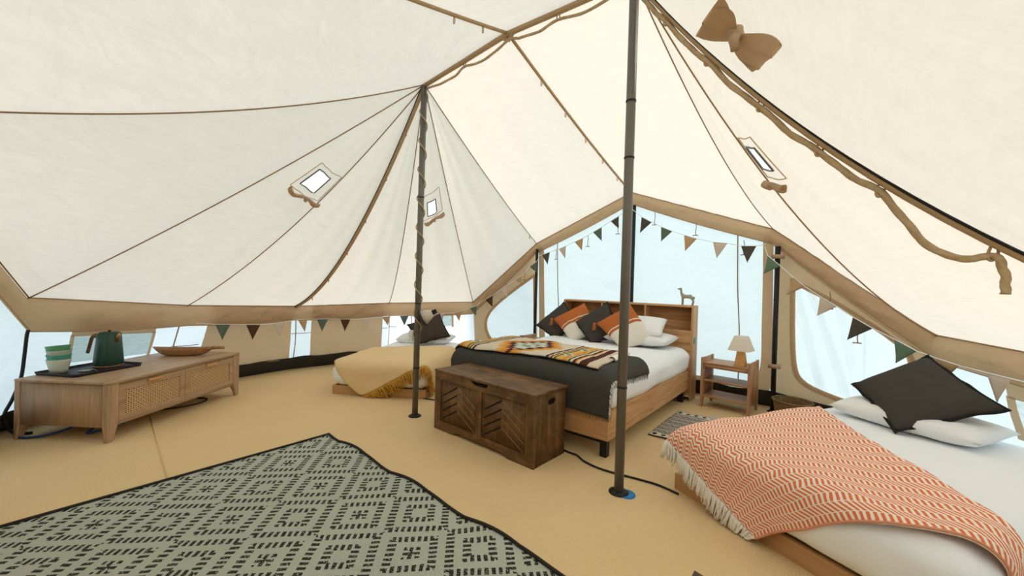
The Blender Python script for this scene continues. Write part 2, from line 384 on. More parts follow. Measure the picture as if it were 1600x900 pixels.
for i in range(14):
    k0, k1 = RING[i], RING[(i+1) % 14]; a, b = FP[k0], FP[k1]
    def fn(s, t, a=a, b=b, i=i):
        x, y = a[0]+(b[0]-a[0])*s, a[1]+(b[1]-a[1])*s; l = math.hypot(x, y); kk = 1 - .034*t + nz((x, y, t*3), 3, .012)*math.sin(math.pi*t)
        return (x*kk, y*kk, -.004 + .175*t + nz((x*2, y*2, 5), 2, .02)*t)
    struct('baseboard_' + SIDE[i], grid(fn, 20, 4), 'blackpvc')

# ------------------------------------------------------------------ roof
ceiling = sempty('ceiling')
HOLES = {12:(.36,.72,.33,.39), 1:(.50,.70,.34,.395), 6:(.08,.26,.315,.365)}
NAMES = {12:'roof window on the left slope', 1:'roof window behind the far pole', 6:'roof window on the right slope'}
for i in range(14):
    h = HOLES.get(i); us = [k/24 for k in range(25)]; vs = [k/30 for k in range(31)]
    if h:
        us = sorted([u_ for u_ in us if min(abs(u_-h[0]), abs(u_-h[1])) > .012] + [h[0], h[1]]); vs = sorted([u_ for u_ in vs if min(abs(u_-h[2]), abs(u_-h[3])) > .01] + [h[2], h[3]])
    obj('canvas_panel', grid(lambda s, t, i=i: panel_pt(i, s, t), 24, 30, us=us, vs=vs, skip=(lambda s, t, h=h: h[0] < s < h[1] and h[2] < t < h[3]) if h else None), 'roof', ceiling)
def off(p, d=.006): return (p[0]*(1-d/2.0), p[1]*(1-d/2.0), p[2]-d)
seamobj = {}
for k in SEAM:
    wide = k[1] in ('A0','B0'); tanb = k[1] in ('PC','QC'); plain_ = k[1] in ('B-47','QR')
    r = .021 if wide else .013 if tanb else .0045
    if plain_: continue
    seamobj[k] = obj('seam', tube(new(), [off(seam_pt(k, t/24)) for t in range(25)], r, 6), 'seamtan' if (wide or tanb) else 'seam', ceiling)
    if wide:
        obj('zip', tube(new(), [(lambda p: (p[0], p[1] + (-.021 if k[1] == 'B0' else -.017), p[2]-.012))(seam_pt(k, t/24)) for t in range(25)], .006, 6), 'black', seamobj[k])
ridge = obj('ridge_sleeve', tube(new(), [off(AX,.01), off(lerp(AX,MID,.5),.012), off(MID,.01), off(lerp(MID,BX,.5),.012), off(BX,.01)], .021, 8), 'seamtan', ceiling)
obj('ridge_tie', tube(new(), [(-.05,0,2.945), (.0,.02,2.925), (.05,0,2.945)], .014, 6), 'seamtan', ridge)
bm = tube(new(), smooth_path([(0,0,0), (.006,0,-.02), (.004,0,-.045), (-.004,0,-.045), (-.006,0,-.02), (0,0,0)], 3), .0032, 5); loopmesh = None
for k, ts in ((('M','PC'), (.18,.34,.5,.66,.82)), (('M','QC'), (.1,.2)), (('A','A0'), (.1,.22,.36,.5,.66,.82)), (('A','PL'), (.9,)),):
    for t in ts:
        p = off(seam_pt(k, t), .012)
        if loopmesh is None: o_ = obj('loop', bm, 'seamtan', seamobj[k], loc=p); loopmesh = o_.data
        else: obj('loop', loopmesh, None, seamobj[k], loc=p)
# valance hanging from the roof edge
for i in range(14):
    k0, k1 = RING[i], RING[(i+1) % 14]; a, b = PT[k0], PT[k1]
    DD = {'A-57':.25,'A-28':.20}; d0 = .15 if k0[0] in 'PQ' else DD.get(k0, .18); d1 = .15 if k1[0] in 'PQ' else DD.get(k1, .18)
    def fn(s, t, a=a, b=b, d0=d0, d1=d1):
        p = lerp(a, b, s); dr = (d0 + (d1-d0)*s)*t; sag = .018*math.sin(math.pi*s)
        q = 1 - .012*math.sin(math.pi*t) - .004*t + nz((p[0]*3, p[1]*3, t*2+s*6), 2.2, .012)*math.sin(math.pi*t)*min(1, 6*s, 6*(1-s))
        return (p[0]*q, p[1]*q, p[2] - dr - sag*t + .004)
    vo = obj('valance', grid(fn, 28, 8), 'tan', ceiling)
    obj('eave_seam', tube(new(), [(lambda p: (p[0]*.995, p[1]*.995, p[2]))(lerp(a, b, t/10)) for t in range(11)], .0045, 5), 'seam', vo)
    obj('hem', tube(new(), [(lambda p: (p[0]*.994, p[1]*.994, p[2]))(fn(t/14, 1)) for t in range(15)], .005, 5), 'seamtan', vo)

# ------------------------------------------------------------------ walls
def wallfn(k0, k1, inset=0, wr=.01, ws=2.5, z0=.15):
    a, b, c, d = FP[k0], FP[k1], PT[k0], PT[k1]
    def fn(s, t):
        lo = (a[0]+(b[0]-a[0])*s, a[1]+(b[1]-a[1])*s, z0); hi = lerp(c, d, s); lo = (lo[0]*.982, lo[1]*.982, z0)
        hi = (hi[0]*1.004, hi[1]*1.004, hi[2] + .01)
        p = lerp(lo, hi, t); l = math.hypot(p[0], p[1]); q = 1 - (inset + nz((p[0]*2, p[1]*2, p[2]*2), ws, wr))/l
        return (p[0]*q, p[1]*q, p[2])
    return fn
WALL = {}
def plainwall(i, mat, skip=None, us=None, vs=None):
    k0, k1 = RING[i], RING[(i+1) % 14]
    WALL[i] = struct('wall_' + SIDE[i], grid(wallfn(k0, k1), 24, 14, us=us, vs=vs, skip=skip), mat); return WALL[i]
def cuts(n, a, b): return sorted([k/n for k in range(n+1) if min(abs(k/n-a), abs(k/n-b)) > .02] + [a, b])
nwin = [0]
def meshwindow(i, s0, s1, t0, t1, header=.12, mat='white'):
    k0, k1 = RING[i], RING[(i+1) % 14]; fn = wallfn(k0, k1); f2 = wallfn(k0, k1, .012)
    plainwall(i, mat, lambda s, t: s0 < s < s1 and t0 < t < t1, cuts(24, s0, s1), cuts(14, t0, t1)); nwin[0] += 1
    w_ = struct('window_%d' % nwin[0], grid(lambda a, b: fn(s0+(s1-s0)*a, t0+(t1-t0)*b), 14, 6), 'mesh')
    e = .012
    def band(a0, a1, b0, b1, nm='window_frame'): obj(nm, grid(lambda a, b: f2(a0+(a1-a0)*a, b0+(b1-b0)*b), 10, 4), 'tanwall', w_)
    band(s0-e, s1+e, t1-.015, t1+header, 'window_header'); band(s0-e*1.4, s0+e*.6, t0-.02, t1); band(s1-e*.6, s1+e*1.4, t0-.02, t1)
    return w_
meshwindow(0, .27, .80, .36, .64, .17)
plainwall(1, 'white'); plainwall(2, 'white')
meshwindow(3, .38, .74, .50, .74, .1)
def curtain(i, s0, s1, t0, t1):
    f2 = wallfn(RING[i], RING[(i+1) % 14], .03, .012, 4)
    def fn(a, b):
        s = s0 + (s1-s0)*a; t = t0 + (t1-t0)*b; p = f2(s, t); q = 1 - nz((a*3, b*2, i), 1.6, .012)*(1-b*.6)/2.5 - .008*math.sin(math.pi*a)*(1-b)/2.5
        return (p[0]*q, p[1]*q, p[2] + .02*math.sin(math.pi*a)*(1-b)*.4)
    obj('window_flap', grid(fn, 22, 10), 'tanwall', WALL[i])
curtain(1, .19, .96, .0, .985); curtain(2, .155, .93, .0, .985)
for i, s_ in ((2, .0), (3, .0), (3, .26), (0, .985)):   # straps and slim poles at the wall corners
    f2 = wallfn(RING[i], RING[(i+1) % 14], .02, 0); s2 = max(.004, s_)
    obj('wall_pole', tube(new(), smooth_path([f2(s2, .0), f2(s2+.012, .35), f2(s2, .98)], 5), .0055, 6), 'seam', WALL[i])
for i, a, b, t in ((1, .955, 1.0, .47), (2, 0, .16, .47), (2, .93, 1, .47), (3, 0, .1, .5), (0, .93, 1, .42), (1, 0, .17, .42)):
    f2 = wallfn(RING[i], RING[(i+1) % 14], .016, 0); obj('strap', tube(new(), [f2(a, t), f2((a+b)/2, t-.005), f2(b, t)], .004, 5), 'seam', WALL[i])
# framed side walls beside the doorway: tan canvas with a rounded opening and pale fabric behind
def folds(f, on):
    def fn(s, t):
        p = f(s, t)
        if not on: return p
        d = 0
        for c, a, w_, sl in ((.20,.034,.018,-.30), (.33,.040,.022,-.38), (.47,.032,.02,-.16), (.60,.036,.026,.05), (.14,.016,.014,-.5), (.72,.014,.03,.12)):
            x = s - (c + sl*(t-.5) + .5*sl*(t-.5)**2); d += a*math.exp(-(x/w_)**2)
        l = math.hypot(p[0], p[1]); q = 1 - d/l; return (p[0]*q, p[1]*q, p[2])
    return fn
def framed(i, hole, pane, rim='seamtan'):
    k0, k1 = RING[i], RING[(i+1) % 14]; fn = wallfn(k0, k1, 0, 0); c, d = PT[k0], PT[k1]
    def P(u_, z_, ins):
        s = (u_-c[0])/(d[0]-c[0]); lo = fn(s, 0)[2]; hi = fn(s, 1)[2]; t = (z_-lo)/(hi-lo); p = wallfn(k0, k1, ins, 0)(s, t); return p
    hp = [tuple(v_) for v_ in smooth_path([(*q, 0) for q in hole + [hole[0]]], 5)][:-1]
    bm = new(); inner = [bm.verts.new(P(q[0], q[1], .004)) for q in hp]
    outer = []
    for s, t in [(0, j/6) for j in range(6)] + [(j/8, 1) for j in range(8)] + [(1, 1-j/6) for j in range(6)] + [(1-j/8, 0) for j in range(8)]: outer.append(bm.verts.new(wallfn(k0, k1, .004, 0)(s, t)))
    ed = [bm.edges.new((L[j], L[(j+1) % len(L)])) for L in (inner, outer) for j in range(len(L))]
    bmesh.ops.triangle_fill(bm, edges=ed, use_beauty=True); bmesh.ops.recalc_face_normals(bm, faces=bm.faces)
    WALL[i] = struct('wall_' + SIDE[i], bm, 'tanwall', smooth=False)
    nwin[0] += 1
    w_ = struct('window_%d' % nwin[0], grid(folds(wallfn(k0, k1, -.055, .006, 2.2), i == 7), 70, 50), pane)
    rp = [P(q[0], q[1], .012) for q in hp]; bm = new(); n_ = len(rp)
    cx = sum(q[0] for q in hp)/n_; cz = sum(q[1] for q in hp)/n_
    sc_ = lambda q, k: (cx + (q[0]-cx)*k, cz + (q[1]-cz)*k)
    A_ = [bm.verts.new(P(*sc_(q, .97), .008)) for q in hp]; B_ = [bm.verts.new(P(*sc_(q, 1.09), .012)) for q in hp]
    for j in range(n_): bm.faces.new([A_[j], A_[(j+1) % n_], B_[(j+1) % n_], B_[j]])
    obj('window_frame', bm, 'tan', w_)
framed(4, [(-1.50,1.30),(-1.50,.8),(-1.50,.36),(-1.56,.27),(-1.75,.24),(-1.95,.27),(-2.06,.40),(-2.09,.58),(-2.04,.74),(-1.92,.90),(-1.72,1.10)], 'blue')
framed(7, [(1.59,1.26),(1.585,.8),(1.60,.45),(1.66,.33),(1.80,.27),(1.98,.24),(2.18,.27),(2.27,.42),(2.28,.70),(2.20,.82),(2.05,.95),(1.85,1.10)], 'bluewave')
meshwindow(8, .20, .72, .24, .58, .15, 'bluewave')
plainwall(9, 'bluewave'); 
for i in (10, 11, 12): plainwall(i, 'tanwall')
plainwall(13, 'white')
f2 = wallfn('QL', 'A-57', .03, .02, 3); obj('window_flap', grid(lambda a, b: f2(.45+.38*a*(1-.45*b), .05+.62*b), 12, 10), 'tanwall', WALL[13])
# doorway wall behind the big bed
wb = []
for i in (5, 6): wb.append(plainwall(i, 'blue'))
FR = wallfn('PL', 'PC', .02, 0), wallfn('PC', 'PR', .02, 0)
def porch(u_, z_, ins=.02):
    i = 0 if u_ < -.02 else 1; k0, k1 = (('PL','PC'), ('PC','PR'))[i]; f = wallfn(k0, k1, ins, 0); c, d = PT[k0], PT[k1]; s = (u_-c[0])/(d[0]-c[0]); lo, hi = f(s, 0), f(s, 1)
    return f(s, (z_-lo[2])/(hi[2]-lo[2]))
for sg, par in ((1, wb[1]), (-1, wb[0])):
    inn = [tuple(q) for q in smooth_path([(1.08,.205,0),(1.20,.225,0),(1.285,.30,0),(1.325,.45,0),(1.33,.8,0),(1.335,1.25,0),(1.335,1.755,0)], 5)]
    outp = [tuple(q) for q in smooth_path([(1.08,.158,0),(1.25,.158,0),(1.40,.165,0),(1.425,.40,0),(1.425,.8,0),(1.425,1.25,0),(1.425,1.765,0)], 5)]
    bm = new(); A_ = [bm.verts.new(porch(sg*q[0], q[1])) for q in inn]; B_ = [bm.verts.new(porch(sg*q[0], q[1])) for q in outp]
    for j in range(len(inn)-1): bm.faces.new([A_[j], A_[j+1], B_[j+1], B_[j]])
    obj('door_frame', bm, 'tan', par)
for a, b, par in ((-1.2, -.03, wb[0]), (.0, 1.2, wb[1])):
    obj('door_hem', grid(lambda s, t, a=a, b=b: porch(a+(b-a)*s, .155 + .06*t), 10, 2), 'tan', par)
for u_, par in ((-1.10, wb[0]), (1.12, wb[1])):
    obj('zip', tube(new(), smooth_path([porch(u_, .2), porch(u_+.01, .7), porch(u_-.008, 1.2), porch(u_-.01, 1.78)], 5), .006, 5), 'seam', par)
tb = smooth_path([(0,0,0), (.008,0,-.05), (.0,0,-.10), (.004,0,-.145)], 3); tm = tube(new(), tb, .004, 5); tube(tm, [(-.028,0,-.150), (.0,0,-.148), (.028,0,-.150)], .005, 5); tmesh = None
for u_, z_, par in ((-1.13,1.70,wb[0]), (-.64,1.86,wb[0]), (-.22,2.0,wb[0]), (.24,2.08,wb[1]), (.70,1.93,wb[1]), (1.17,1.70,wb[1])):
    p = porch(u_, z_, .03)
    if tmesh is None: tmesh = obj('toggle_tie', tm, 'seam', par, loc=p).data
    else: obj('toggle_tie', tmesh, None, par, loc=p)
for i, (u_, v_2, z_) in ((4, (-1.58,2.40,1.40)), (4, (-1.80,2.26,1.20)), (4, (-1.98,2.15,1.02)), (7, (1.86,2.17,1.19)), (7, (2.04,2.05,.93))): obj('toggle_tie', tmesh, None, WALL[i], loc=(u_, v_2, z_))
# roof windows: clear pane in a stitched patch with its flap rolled up below
def roofwin(i, h, patch, roll):
    nwin[0] += 1
    w_ = struct('window_%d' % nwin[0], grid(lambda a, b: off(panel_pt(i, h[0]+(h[1]-h[0])*a, h[2]+(h[3]-h[2])*b), -.004), 4, 4), 'vinyl')
    def loop_(r, nm, m_, d):
        s0, s1, t0, t1 = r; cs = [(s0+(s1-s0)*k/6, t0) for k in range(6)] + [(s1, t0+(t1-t0)*k/6) for k in range(6)] + [(s1-(s1-s0)*k/6, t1) for k in range(6)] + [(s0, t1-(t1-t0)*k/6) for k in range(7)]
        obj(nm, tube(new(), [off(panel_pt(i, *c), .004) for c in cs], d, 6), m_, w_)
    loop_(h, 'window_frame', 'pole', .006); loop_(patch, 'patch_edge', 'patchedge', .0035)
    s0, s1, t0 = roll; bm = new(); L_ = 14; rings = []
    for k in range(L_+1):
        f = k/L_; p = Vector(off(panel_pt(i, s0+(s1-s0)*f, t0 + .006*math.sin(f*9)), .03)); q = Vector(off(panel_pt(i, s0+(s1-s0)*min(1, f+.02), t0), .03)); p0 = Vector(off(panel_pt(i, s0+(s1-s0)*max(0, f-.02), t0), .03)); d = (q-p0).normalized()
        a = d.cross(Vector((0,0,1))).normalized(); b = d.cross(a); r = .020*(1 - .55*math.exp(-((f-.5)/.09)**2))*(1 + .12*math.sin(f*17))
        rings.append([bm.verts.new(p + (a*math.cos(t)+b*math.sin(t))*r*(1+.14*math.sin(3*t+f*8))) for t in (2*math.pi*j/10 for j in range(10))])
    for k in range(L_):
        for j in range(10): bm.faces.new([rings[k][j], rings[k][(j+1) % 10], rings[k+1][(j+1) % 10], rings[k+1][j]])
    rf = obj('rolled_flap', bm, 'tan', w_)
    for e in (s0, s1):
        p = Vector(off(panel_pt(i, e, t0), .03)); d = (Vector(off(panel_pt(i, s1, t0), .03)) - Vector(off(panel_pt(i, s0, t0), .03))).normalized(); bm = new(); bmesh.ops.create_circle(bm, cap_ends=True, segments=10, radius=.011)
        bmesh.ops.transform(bm, matrix=Matrix.Translation(p + d*(.002 if e == s1 else -.002)) @ d.to_track_quat('Z', 'Y').to_matrix().to_4x4(), verts=bm.verts); obj('roll_end', bm, 'seam', rf)
    p = Vector(off(panel_pt(i, (s0+s1)/2, t0), .034)); bm = new(); bmesh.ops.create_uvsphere(bm, u_segments=8, v_segments=6, radius=.016); bmesh.ops.translate(bm, verts=bm.verts, vec=p); obj('flap_tie', bm, 'tan', rf)
roofwin(12, HOLES[12], (.28,.96,.315,.41), (.26,.98,.415))
roofwin(1, HOLES[1], (.38,.82,.31,.405), (.42,.84,.412))
roofwin(6, HOLES[6], (.04,.34,.295,.385), (.02,.32,.392))
# big flap rolled and tied in a bow on the near right slope
nwin[0] += 1
KN = Vector((1.568,-0.803,1.917)); FW = Vector((-.623,.782,0))
w_ = sempty('window_%d' % nwin[0])
def lobe(tip_a, tip_b, mid, seed):
    """fabric gathered at the knot that opens into a flattened, hollow fan"""
    ta, tb, md = Vector(tip_a), Vector(tip_b), Vector(mid)
    def fn(a, b):
        th = 2*math.pi*b; y = math.cos(th); z = math.sin(th)
        e = ta.lerp(tb, (1-y)/2) + (md - (ta+tb)/2)*(1-y*y)*.9                # outline of the open end
        p = KN.lerp(e, a); sp = math.sin(min(1, a*1.05)*math.pi/2)**.8
        c = KN.lerp((ta+tb)/2, a); p = c.lerp(p, .25 + .75*sp)
        th_ = .020 + .042*math.sin(math.pi*min(1, a*.9)); p = p - FW*z*th_*(1 if z > 0 else .7)
        return p - FW*(.016*math.sin(6*y + seed + a*2)*a)
    bm = grid(fn, 18, 32); bmesh.ops.remove_doubles(bm, verts=bm.verts, dist=1e-4); return bm
obj('rolled_flap', lobe((1.544,-0.918,1.968), (1.478,-0.824,1.957), (1.508,-0.874,1.965), 1), 'tanwall', w_)
obj('rolled_flap', lobe((1.676,-0.884,1.811), (1.626,-0.783,1.816), (1.663,-0.838,1.798), 3), 'tanwall', w_)
bm = new(); bmesh.ops.create_uvsphere(bm, u_segments=16, v_segments=12, radius=.024)
for v_ in bm.verts: v_.co *= 1 + nz(v_.co, 60, .35)
bmesh.ops.translate(bm, verts=bm.verts, vec=KN - FW*.02); obj('knot', bm, 'tanwall', w_)
obj('tie_tail', tube(new(), [KN - FW*.02, KN - FW*.035 + Vector((-.012,-.012,-.025)), KN - FW*.03 + Vector((-.006,-.006,-.055))], .016, 8, .012), 'tanwall', w_)
# ================================================================== THINGS
R = math.radians
# ------------------------------------------------------------------ poles
def pole(label, x, y, h, r, joints, foot=True, mat='pole', disc=False):
    t = thing('tent_pole', label, 'pole', (x, y, 0), 0, 'tent poles')
    obj('tube', tube(new(), [(0,0,.004), (0,0,h)], r, 16), mat, t)
    for z in joints: obj('joint_ring', tube(new(), [(0,0,z-.004), (0,0,z+.004)], r*1.10, 16), 'black', t)
    if foot: obj('foot_plate', lathe(new(), [(0,.0), (r*2.1,.0), (r*2.1,.006), (r*1.5,.014), (r*1.05,.02), (0,.02)], 24), 'black', t)
    return t
pole('dark grey metal tent pole wound with thin tan cord', -.928, 0, 2.855, .026, (.42, .98, 1.9))
pb = pole('nearest dark grey metal tent pole, bare, with a blue disc under its foot', .930, 0, 2.915, .0265, (.60, 1.90, 2.22))
obj('bolt_head', tube(new(), [(-.027,0,1.62), (-.030,0,1.62)], .005, 8), 'black', pb)
tag(obj('floor_disc', lathe(new(), [(0,.0005), (.05,.0005), (.05,.004), (0,.004)], 24), 'bluedisc', loc=(.972,.008,0)), 'flat blue disc under the foot of the nearest tent pole', 'disc')
pole('slim black post at the middle of the doorway wall behind the bed', -.005, 2.50, 2.19, .021, (1.3,), True, 'black')
pole('slim black post left of the doorway wall', -1.415, 2.47, 1.70, .021, (.9,), True, 'black')
pr_ = pole('slim black post at the right corner of the doorway wall near the wicker basket', 1.465, 2.445, 1.62, .022, (.62, 1.10), True, 'black')
for z in (.45, 1.52): obj('canvas_tab', bx(-.05, .055, -.026, .026, z-.02, z+.02), 'tanwall', pr_)
pts = []
for k in range(150):
    a = k/149*2*math.pi*8.5; z = 2.80 - 2.12*k/149; pts.append((-.928 + .034*math.cos(a), .034*math.sin(a), z))
tag(obj('cord', tube(new(), pts, .0055, 6), 'rope'), 'thin tan cord wound in a spiral around the far tent pole', 'cord')
t = thing('plug_adaptor', 'small white plug adaptor hanging beside the far tent pole', 'adaptor', (-.928, -.005, .70))
t.rotation_euler = (0, 0, R(38))
obj('body', bx(-.065,-.03,-.02,.02,-.0,.045), 'whiteplastic', t, bevel=.004); obj('socket', bx(-.068,-.032,-.018,.018,-.045,-.004), 'whiteplastic', t, bevel=.004)
t = thing('clip_lamp', 'small cream lamp shade with dark rim clipped beside the far tent pole', 'lamp', (-.89, .03, .86)); t.rotation_euler = (R(0), R(62), R(38))
obj('lamp_shade', lathe(new(), [(.030,.09), (.072,.0), (.069,.0), (.027,.088)], 24), 'shade', t); obj('rim', lathe(new(), [(.071,.008), (.0745,-.012), (.069,-.012), (.066,.006)], 24), 'char', t); obj('clip', bx(-.02,.02,-.012,.012,.085,.13), 'black', t, bevel=.004)

# ------------------------------------------------------------------ ropes
def rope(label, pts, r=.013):
    P = smooth_path(pts, 10); return tag(obj('rope', tube(new(), P, r, 12, lobes=3, twist=.55), 'rope'), label, 'rope')
def b0(t, d, sx=0): p = seam_pt(('B','B0'), t); return (p[0]+sx, p[1]+.012, p[2]-.02-d)
ts = (.015, .075, .16, .255, .345, .425, .545); P = []
for i, t in enumerate(ts):
    P.append(b0(t, .040))
    if i < len(ts)-1:
        m_ = (t + ts[i+1])/2; dd = .052 if i < 5 else .115
        if i == 5: P += [b0(t+.03, .095), b0(m_, .135), b0(t+.095, .10)]
        else: P.append(b0(m_, dd))
e = b0(.552, .06); P += [(e[0]+.005, e[1], e[2]-.01), (e[0]+.012, e[1], e[2]-.06), (e[0]+.010, e[1]-.005, e[2]-.10)]
rp = rope('thick hemp rope hung in loops below the wide zipped roof seam on the right', P, .012)
for t in ts[1:]:
    a = b0(t, -.01); b = b0(t, .055); obj('hanging_loop', tube(new(), smooth_path([a, (a[0]+.012, a[1]+.004, (a[2]+b[2])/2), b, (b[0]-.014, b[1]-.008, b[2]+.004), (a[0]-.012, a[1]-.004, (a[2]+b[2])/2), a], 4), .0045, 6), 'seamtan', rp)
def rd(f, d): p = lerp(AX, MID, f) if f <= 1 else lerp(MID, BX, f-1); return (p[0], p[1]+.012, p[2]-.02-d)
rp = rope('hemp rope strung in swags under the ridge seam', [rd(.03,.02), rd(.2,.05), rd(.4,.06), rd(.52,.03), rd(.68,.065), rd(.85,.06), rd(1.0,.03), rd(1.12,.05), rd(1.3,.06), rd(1.45,.035), rd(1.65,.06), rd(1.95,.02)], .0085)
for f in (.52, 1.0, 1.45):
    a = rd(f,-.005); b = rd(f,.04); obj('hanging_loop', tube(new(), smooth_path([a, (a[0]+.012,a[1],(a[2]+b[2])/2), b, (a[0]-.012,a[1],(a[2]+b[2])/2), a], 4), .004, 6), 'seamtan', rp)

# ------------------------------------------------------------------ bunting
FLAGS = [('g',(-3.079,-0.926,0.673),(-3.114,-0.785,0.662),(-3.096,-0.858,0.507)),('b',(-3.154,-0.627,0.646),(-3.192,-0.474,0.634),(-3.171,-0.556,0.472)),('w',(-3.228,-0.328,0.633),(-3.264,-0.183,0.645),(-3.249,-0.244,0.482)),('t',(-3.305,-0.021,0.658),(-3.288,0.087,0.662),(-3.294,0.063,0.5)),('g',(-3.262,0.194,0.659),(-3.229,0.326,0.658),(-3.246,0.256,0.499)),('b',(-3.193,0.471,0.651),(-3.161,0.597,0.647),(-3.178,0.53,0.486)),('w',(-3.125,0.743,0.646),(-3.095,0.86,0.657),(-3.108,0.81,0.508)),('t',(-3.057,1.016,0.662),(-3.022,1.128,0.678),(-3.036,1.099,0.541)),('g',(-2.932,1.226,0.681),(-2.847,1.318,0.692),(-2.887,1.275,0.543)),('b',(-2.76,1.41,0.70),(-2.68,1.50,0.705),(-2.715,1.46,0.56)),('w',(-2.559,1.633,0.718),(-2.503,1.694,0.729),(-2.526,1.669,0.607)),('t',(-2.403,1.803,0.742),(-2.327,1.886,0.772),(-2.356,1.854,0.62)),('g',(-2.252,1.968,0.812),(-2.169,2.03,0.853),(-2.177,2.025,0.701)),('b',(-2.063,2.093,0.943),(-1.966,2.151,1.013),(-1.962,2.153,0.843)),('w',(-1.886,2.199,1.082),(-1.79,2.256,1.16),(-1.778,2.263,1.001)),('t',(-1.678,2.322,1.248),(-1.591,2.374,1.316),(-1.604,2.366,1.195)),('g',(-1.506,2.425,1.44),(-1.382,2.44,1.525),(-1.381,2.44,1.358)),('d',(-1.308,2.45,1.606),(-1.173,2.45,1.644),(-1.205,2.45,1.471)),('w',(-1.023,2.45,1.678),(-0.912,2.45,1.718),(-0.921,2.45,1.552)),('t',(-0.776,2.45,1.764),(-0.653,2.45,1.809),(-0.663,2.45,1.648)),('g',(-0.507,2.45,1.876),(-0.387,2.45,1.934),(-0.382,2.45,1.757)),('d',(-0.265,2.45,1.998),(-0.157,2.45,2.053),(-0.16,2.45,1.902)),('d',(0.132,2.45,2.017),(0.255,2.45,1.946),(0.118,2.45,1.829)),('g',(0.367,2.45,1.884),(0.494,2.45,1.825),(0.372,2.45,1.717)),('t',(0.625,2.45,1.774),(0.758,2.45,1.727),(0.64,2.45,1.598)),('w',(0.92,2.45,1.684),(1.059,2.45,1.665),(0.961,2.45,1.512)),('d',(1.183,2.45,1.633),(1.32,2.45,1.627),(1.244,2.45,1.461)),('s',(1.414,2.44,1.528),(1.524,2.40,1.423),(1.385,2.44,1.351)),('t',(1.628,2.33,1.317),(1.721,2.27,1.229),(1.581,2.36,1.148)),('w',(1.83,2.21,1.146),(1.945,2.14,1.065),(1.815,2.22,0.977)),('d',(2.044,2.08,0.988),(2.161,2.01,0.91),(2.016,2.10,0.799)),('s',(2.272,1.912,0.848),(2.368,1.735,0.791),(2.284,1.89,0.677)),('t',(2.44,1.602,0.769),(2.515,1.465,0.751),(2.473,1.541,0.655)),('w',(2.592,1.323,0.743),(2.656,1.205,0.738),(2.621,1.269,0.593))]
LAB = dict(g='grey-green pennant', b='dark brown pennant', w='cream pennant', t='tan pennant', d='charcoal pennant', s='bright green pennant')
def pull(p, k=.03): l = math.hypot(p[0], p[1]); return (p[0]*(1-k/l), p[1]*(1-k/l), p[2])
def bunting(label, fl_, ends, k):
    c = Vector(pull(fl_[0][1], k)); t = thing('bunting', label, 'bunting', c, 0, 'strings of triangular pennants')
    P = [Vector(pull(ends[0], k)) - c]
    for f in fl_: P += [Vector(pull(f[1], k)) - c, Vector(pull(f[2], k)) - c]
    P.append(Vector(pull(ends[1], k)) - c)
    obj('string', tube(new(), P, .0035, 6), 'linen', t)
    for f in fl_:
        a, b, d = (Vector(pull(q, k)) - c for q in f[1:4]); n_ = (b-a).cross(d-a).normalized()
        def fn(s, v_): p = (a.lerp(b, s)).lerp(d, v_); return p + n_*.006*math.sin(math.pi*s)*(v_)*(1 if f[0] in 'gw' else -1)
        bm = grid(fn, 4, 4); bmesh.ops.remove_doubles(bm, verts=bm.verts, dist=1e-4)
        obj('pennant', bm, {'g':'fg','b':'fb','w':'fw','t':'ft','d':'fd','s':'fs'}[f[0]], t, LAB[f[0]], solid=.0015)
bunting('bunting of triangular fabric pennants along the low left walls', FLAGS[:13], ((-3.02,-1.10,.70),(-2.13,2.05,.90)), .05)
bunting('bunting of triangular pennants over the small window left of the doorway', FLAGS[13:17], ((-2.13,2.05,.90),(-1.36,2.44,1.56)), .05)
bunting('bunting of triangular pennants on the left half of the doorway wall', FLAGS[17:22], ((-1.36,2.44,1.59),(-.03,2.45,2.13)), .06)
bunting('bunting of triangular pennants on the right half of the doorway wall', FLAGS[22:27], ((.0,2.45,2.13),(1.40,2.44,1.64)), .06)
bunting('bunting of triangular pennants sloping down the right side wall', FLAGS[27:], ((1.385,2.44,1.62),(2.75,1.0,.735)), .05)

# ------------------------------------------------------------------ cushions, bedding, drapes
def cushion_fn(c4, th, pinch=.07, side=1, uvflip=None, flange=0, n=22, wr=.008, seed=0, sharp=.42):
    c4 = [Vector(c) for c in c4]; nrm = (c4[1]-c4[0]).cross(c4[3]-c4[0]).normalized()
    if nrm.z < 0 and abs(nrm.z) > .05: nrm = -nrm
    cen = sum(c4, Vector())/4
    def pt(a, b, s):
        x, y = a*2-1, b*2-1
        x2 = x*(1 - pinch*(1-y*y)*abs(x)); y2 = y*(1 - pinch*(1-x*x)*abs(y)); A, B = (x2+1)/2, (y2+1)/2
        p = c4[0].lerp(c4[1], A).lerp(c4[3].lerp(c4[2], A), B)
        e = max(0, (1-(abs(x)**2.2)))*max(0, (1-(abs(y)**2.2))); h = th*(e**sharp)
        wv = nz((x*1.1+seed, y*1.1, s*2+seed), 1.8, wr*1.6)*e + nz((x*3+seed, y*3, s), 1.6, wr)*e
        return p + nrm*(s*(h + wv))
    return pt, nrm, cen
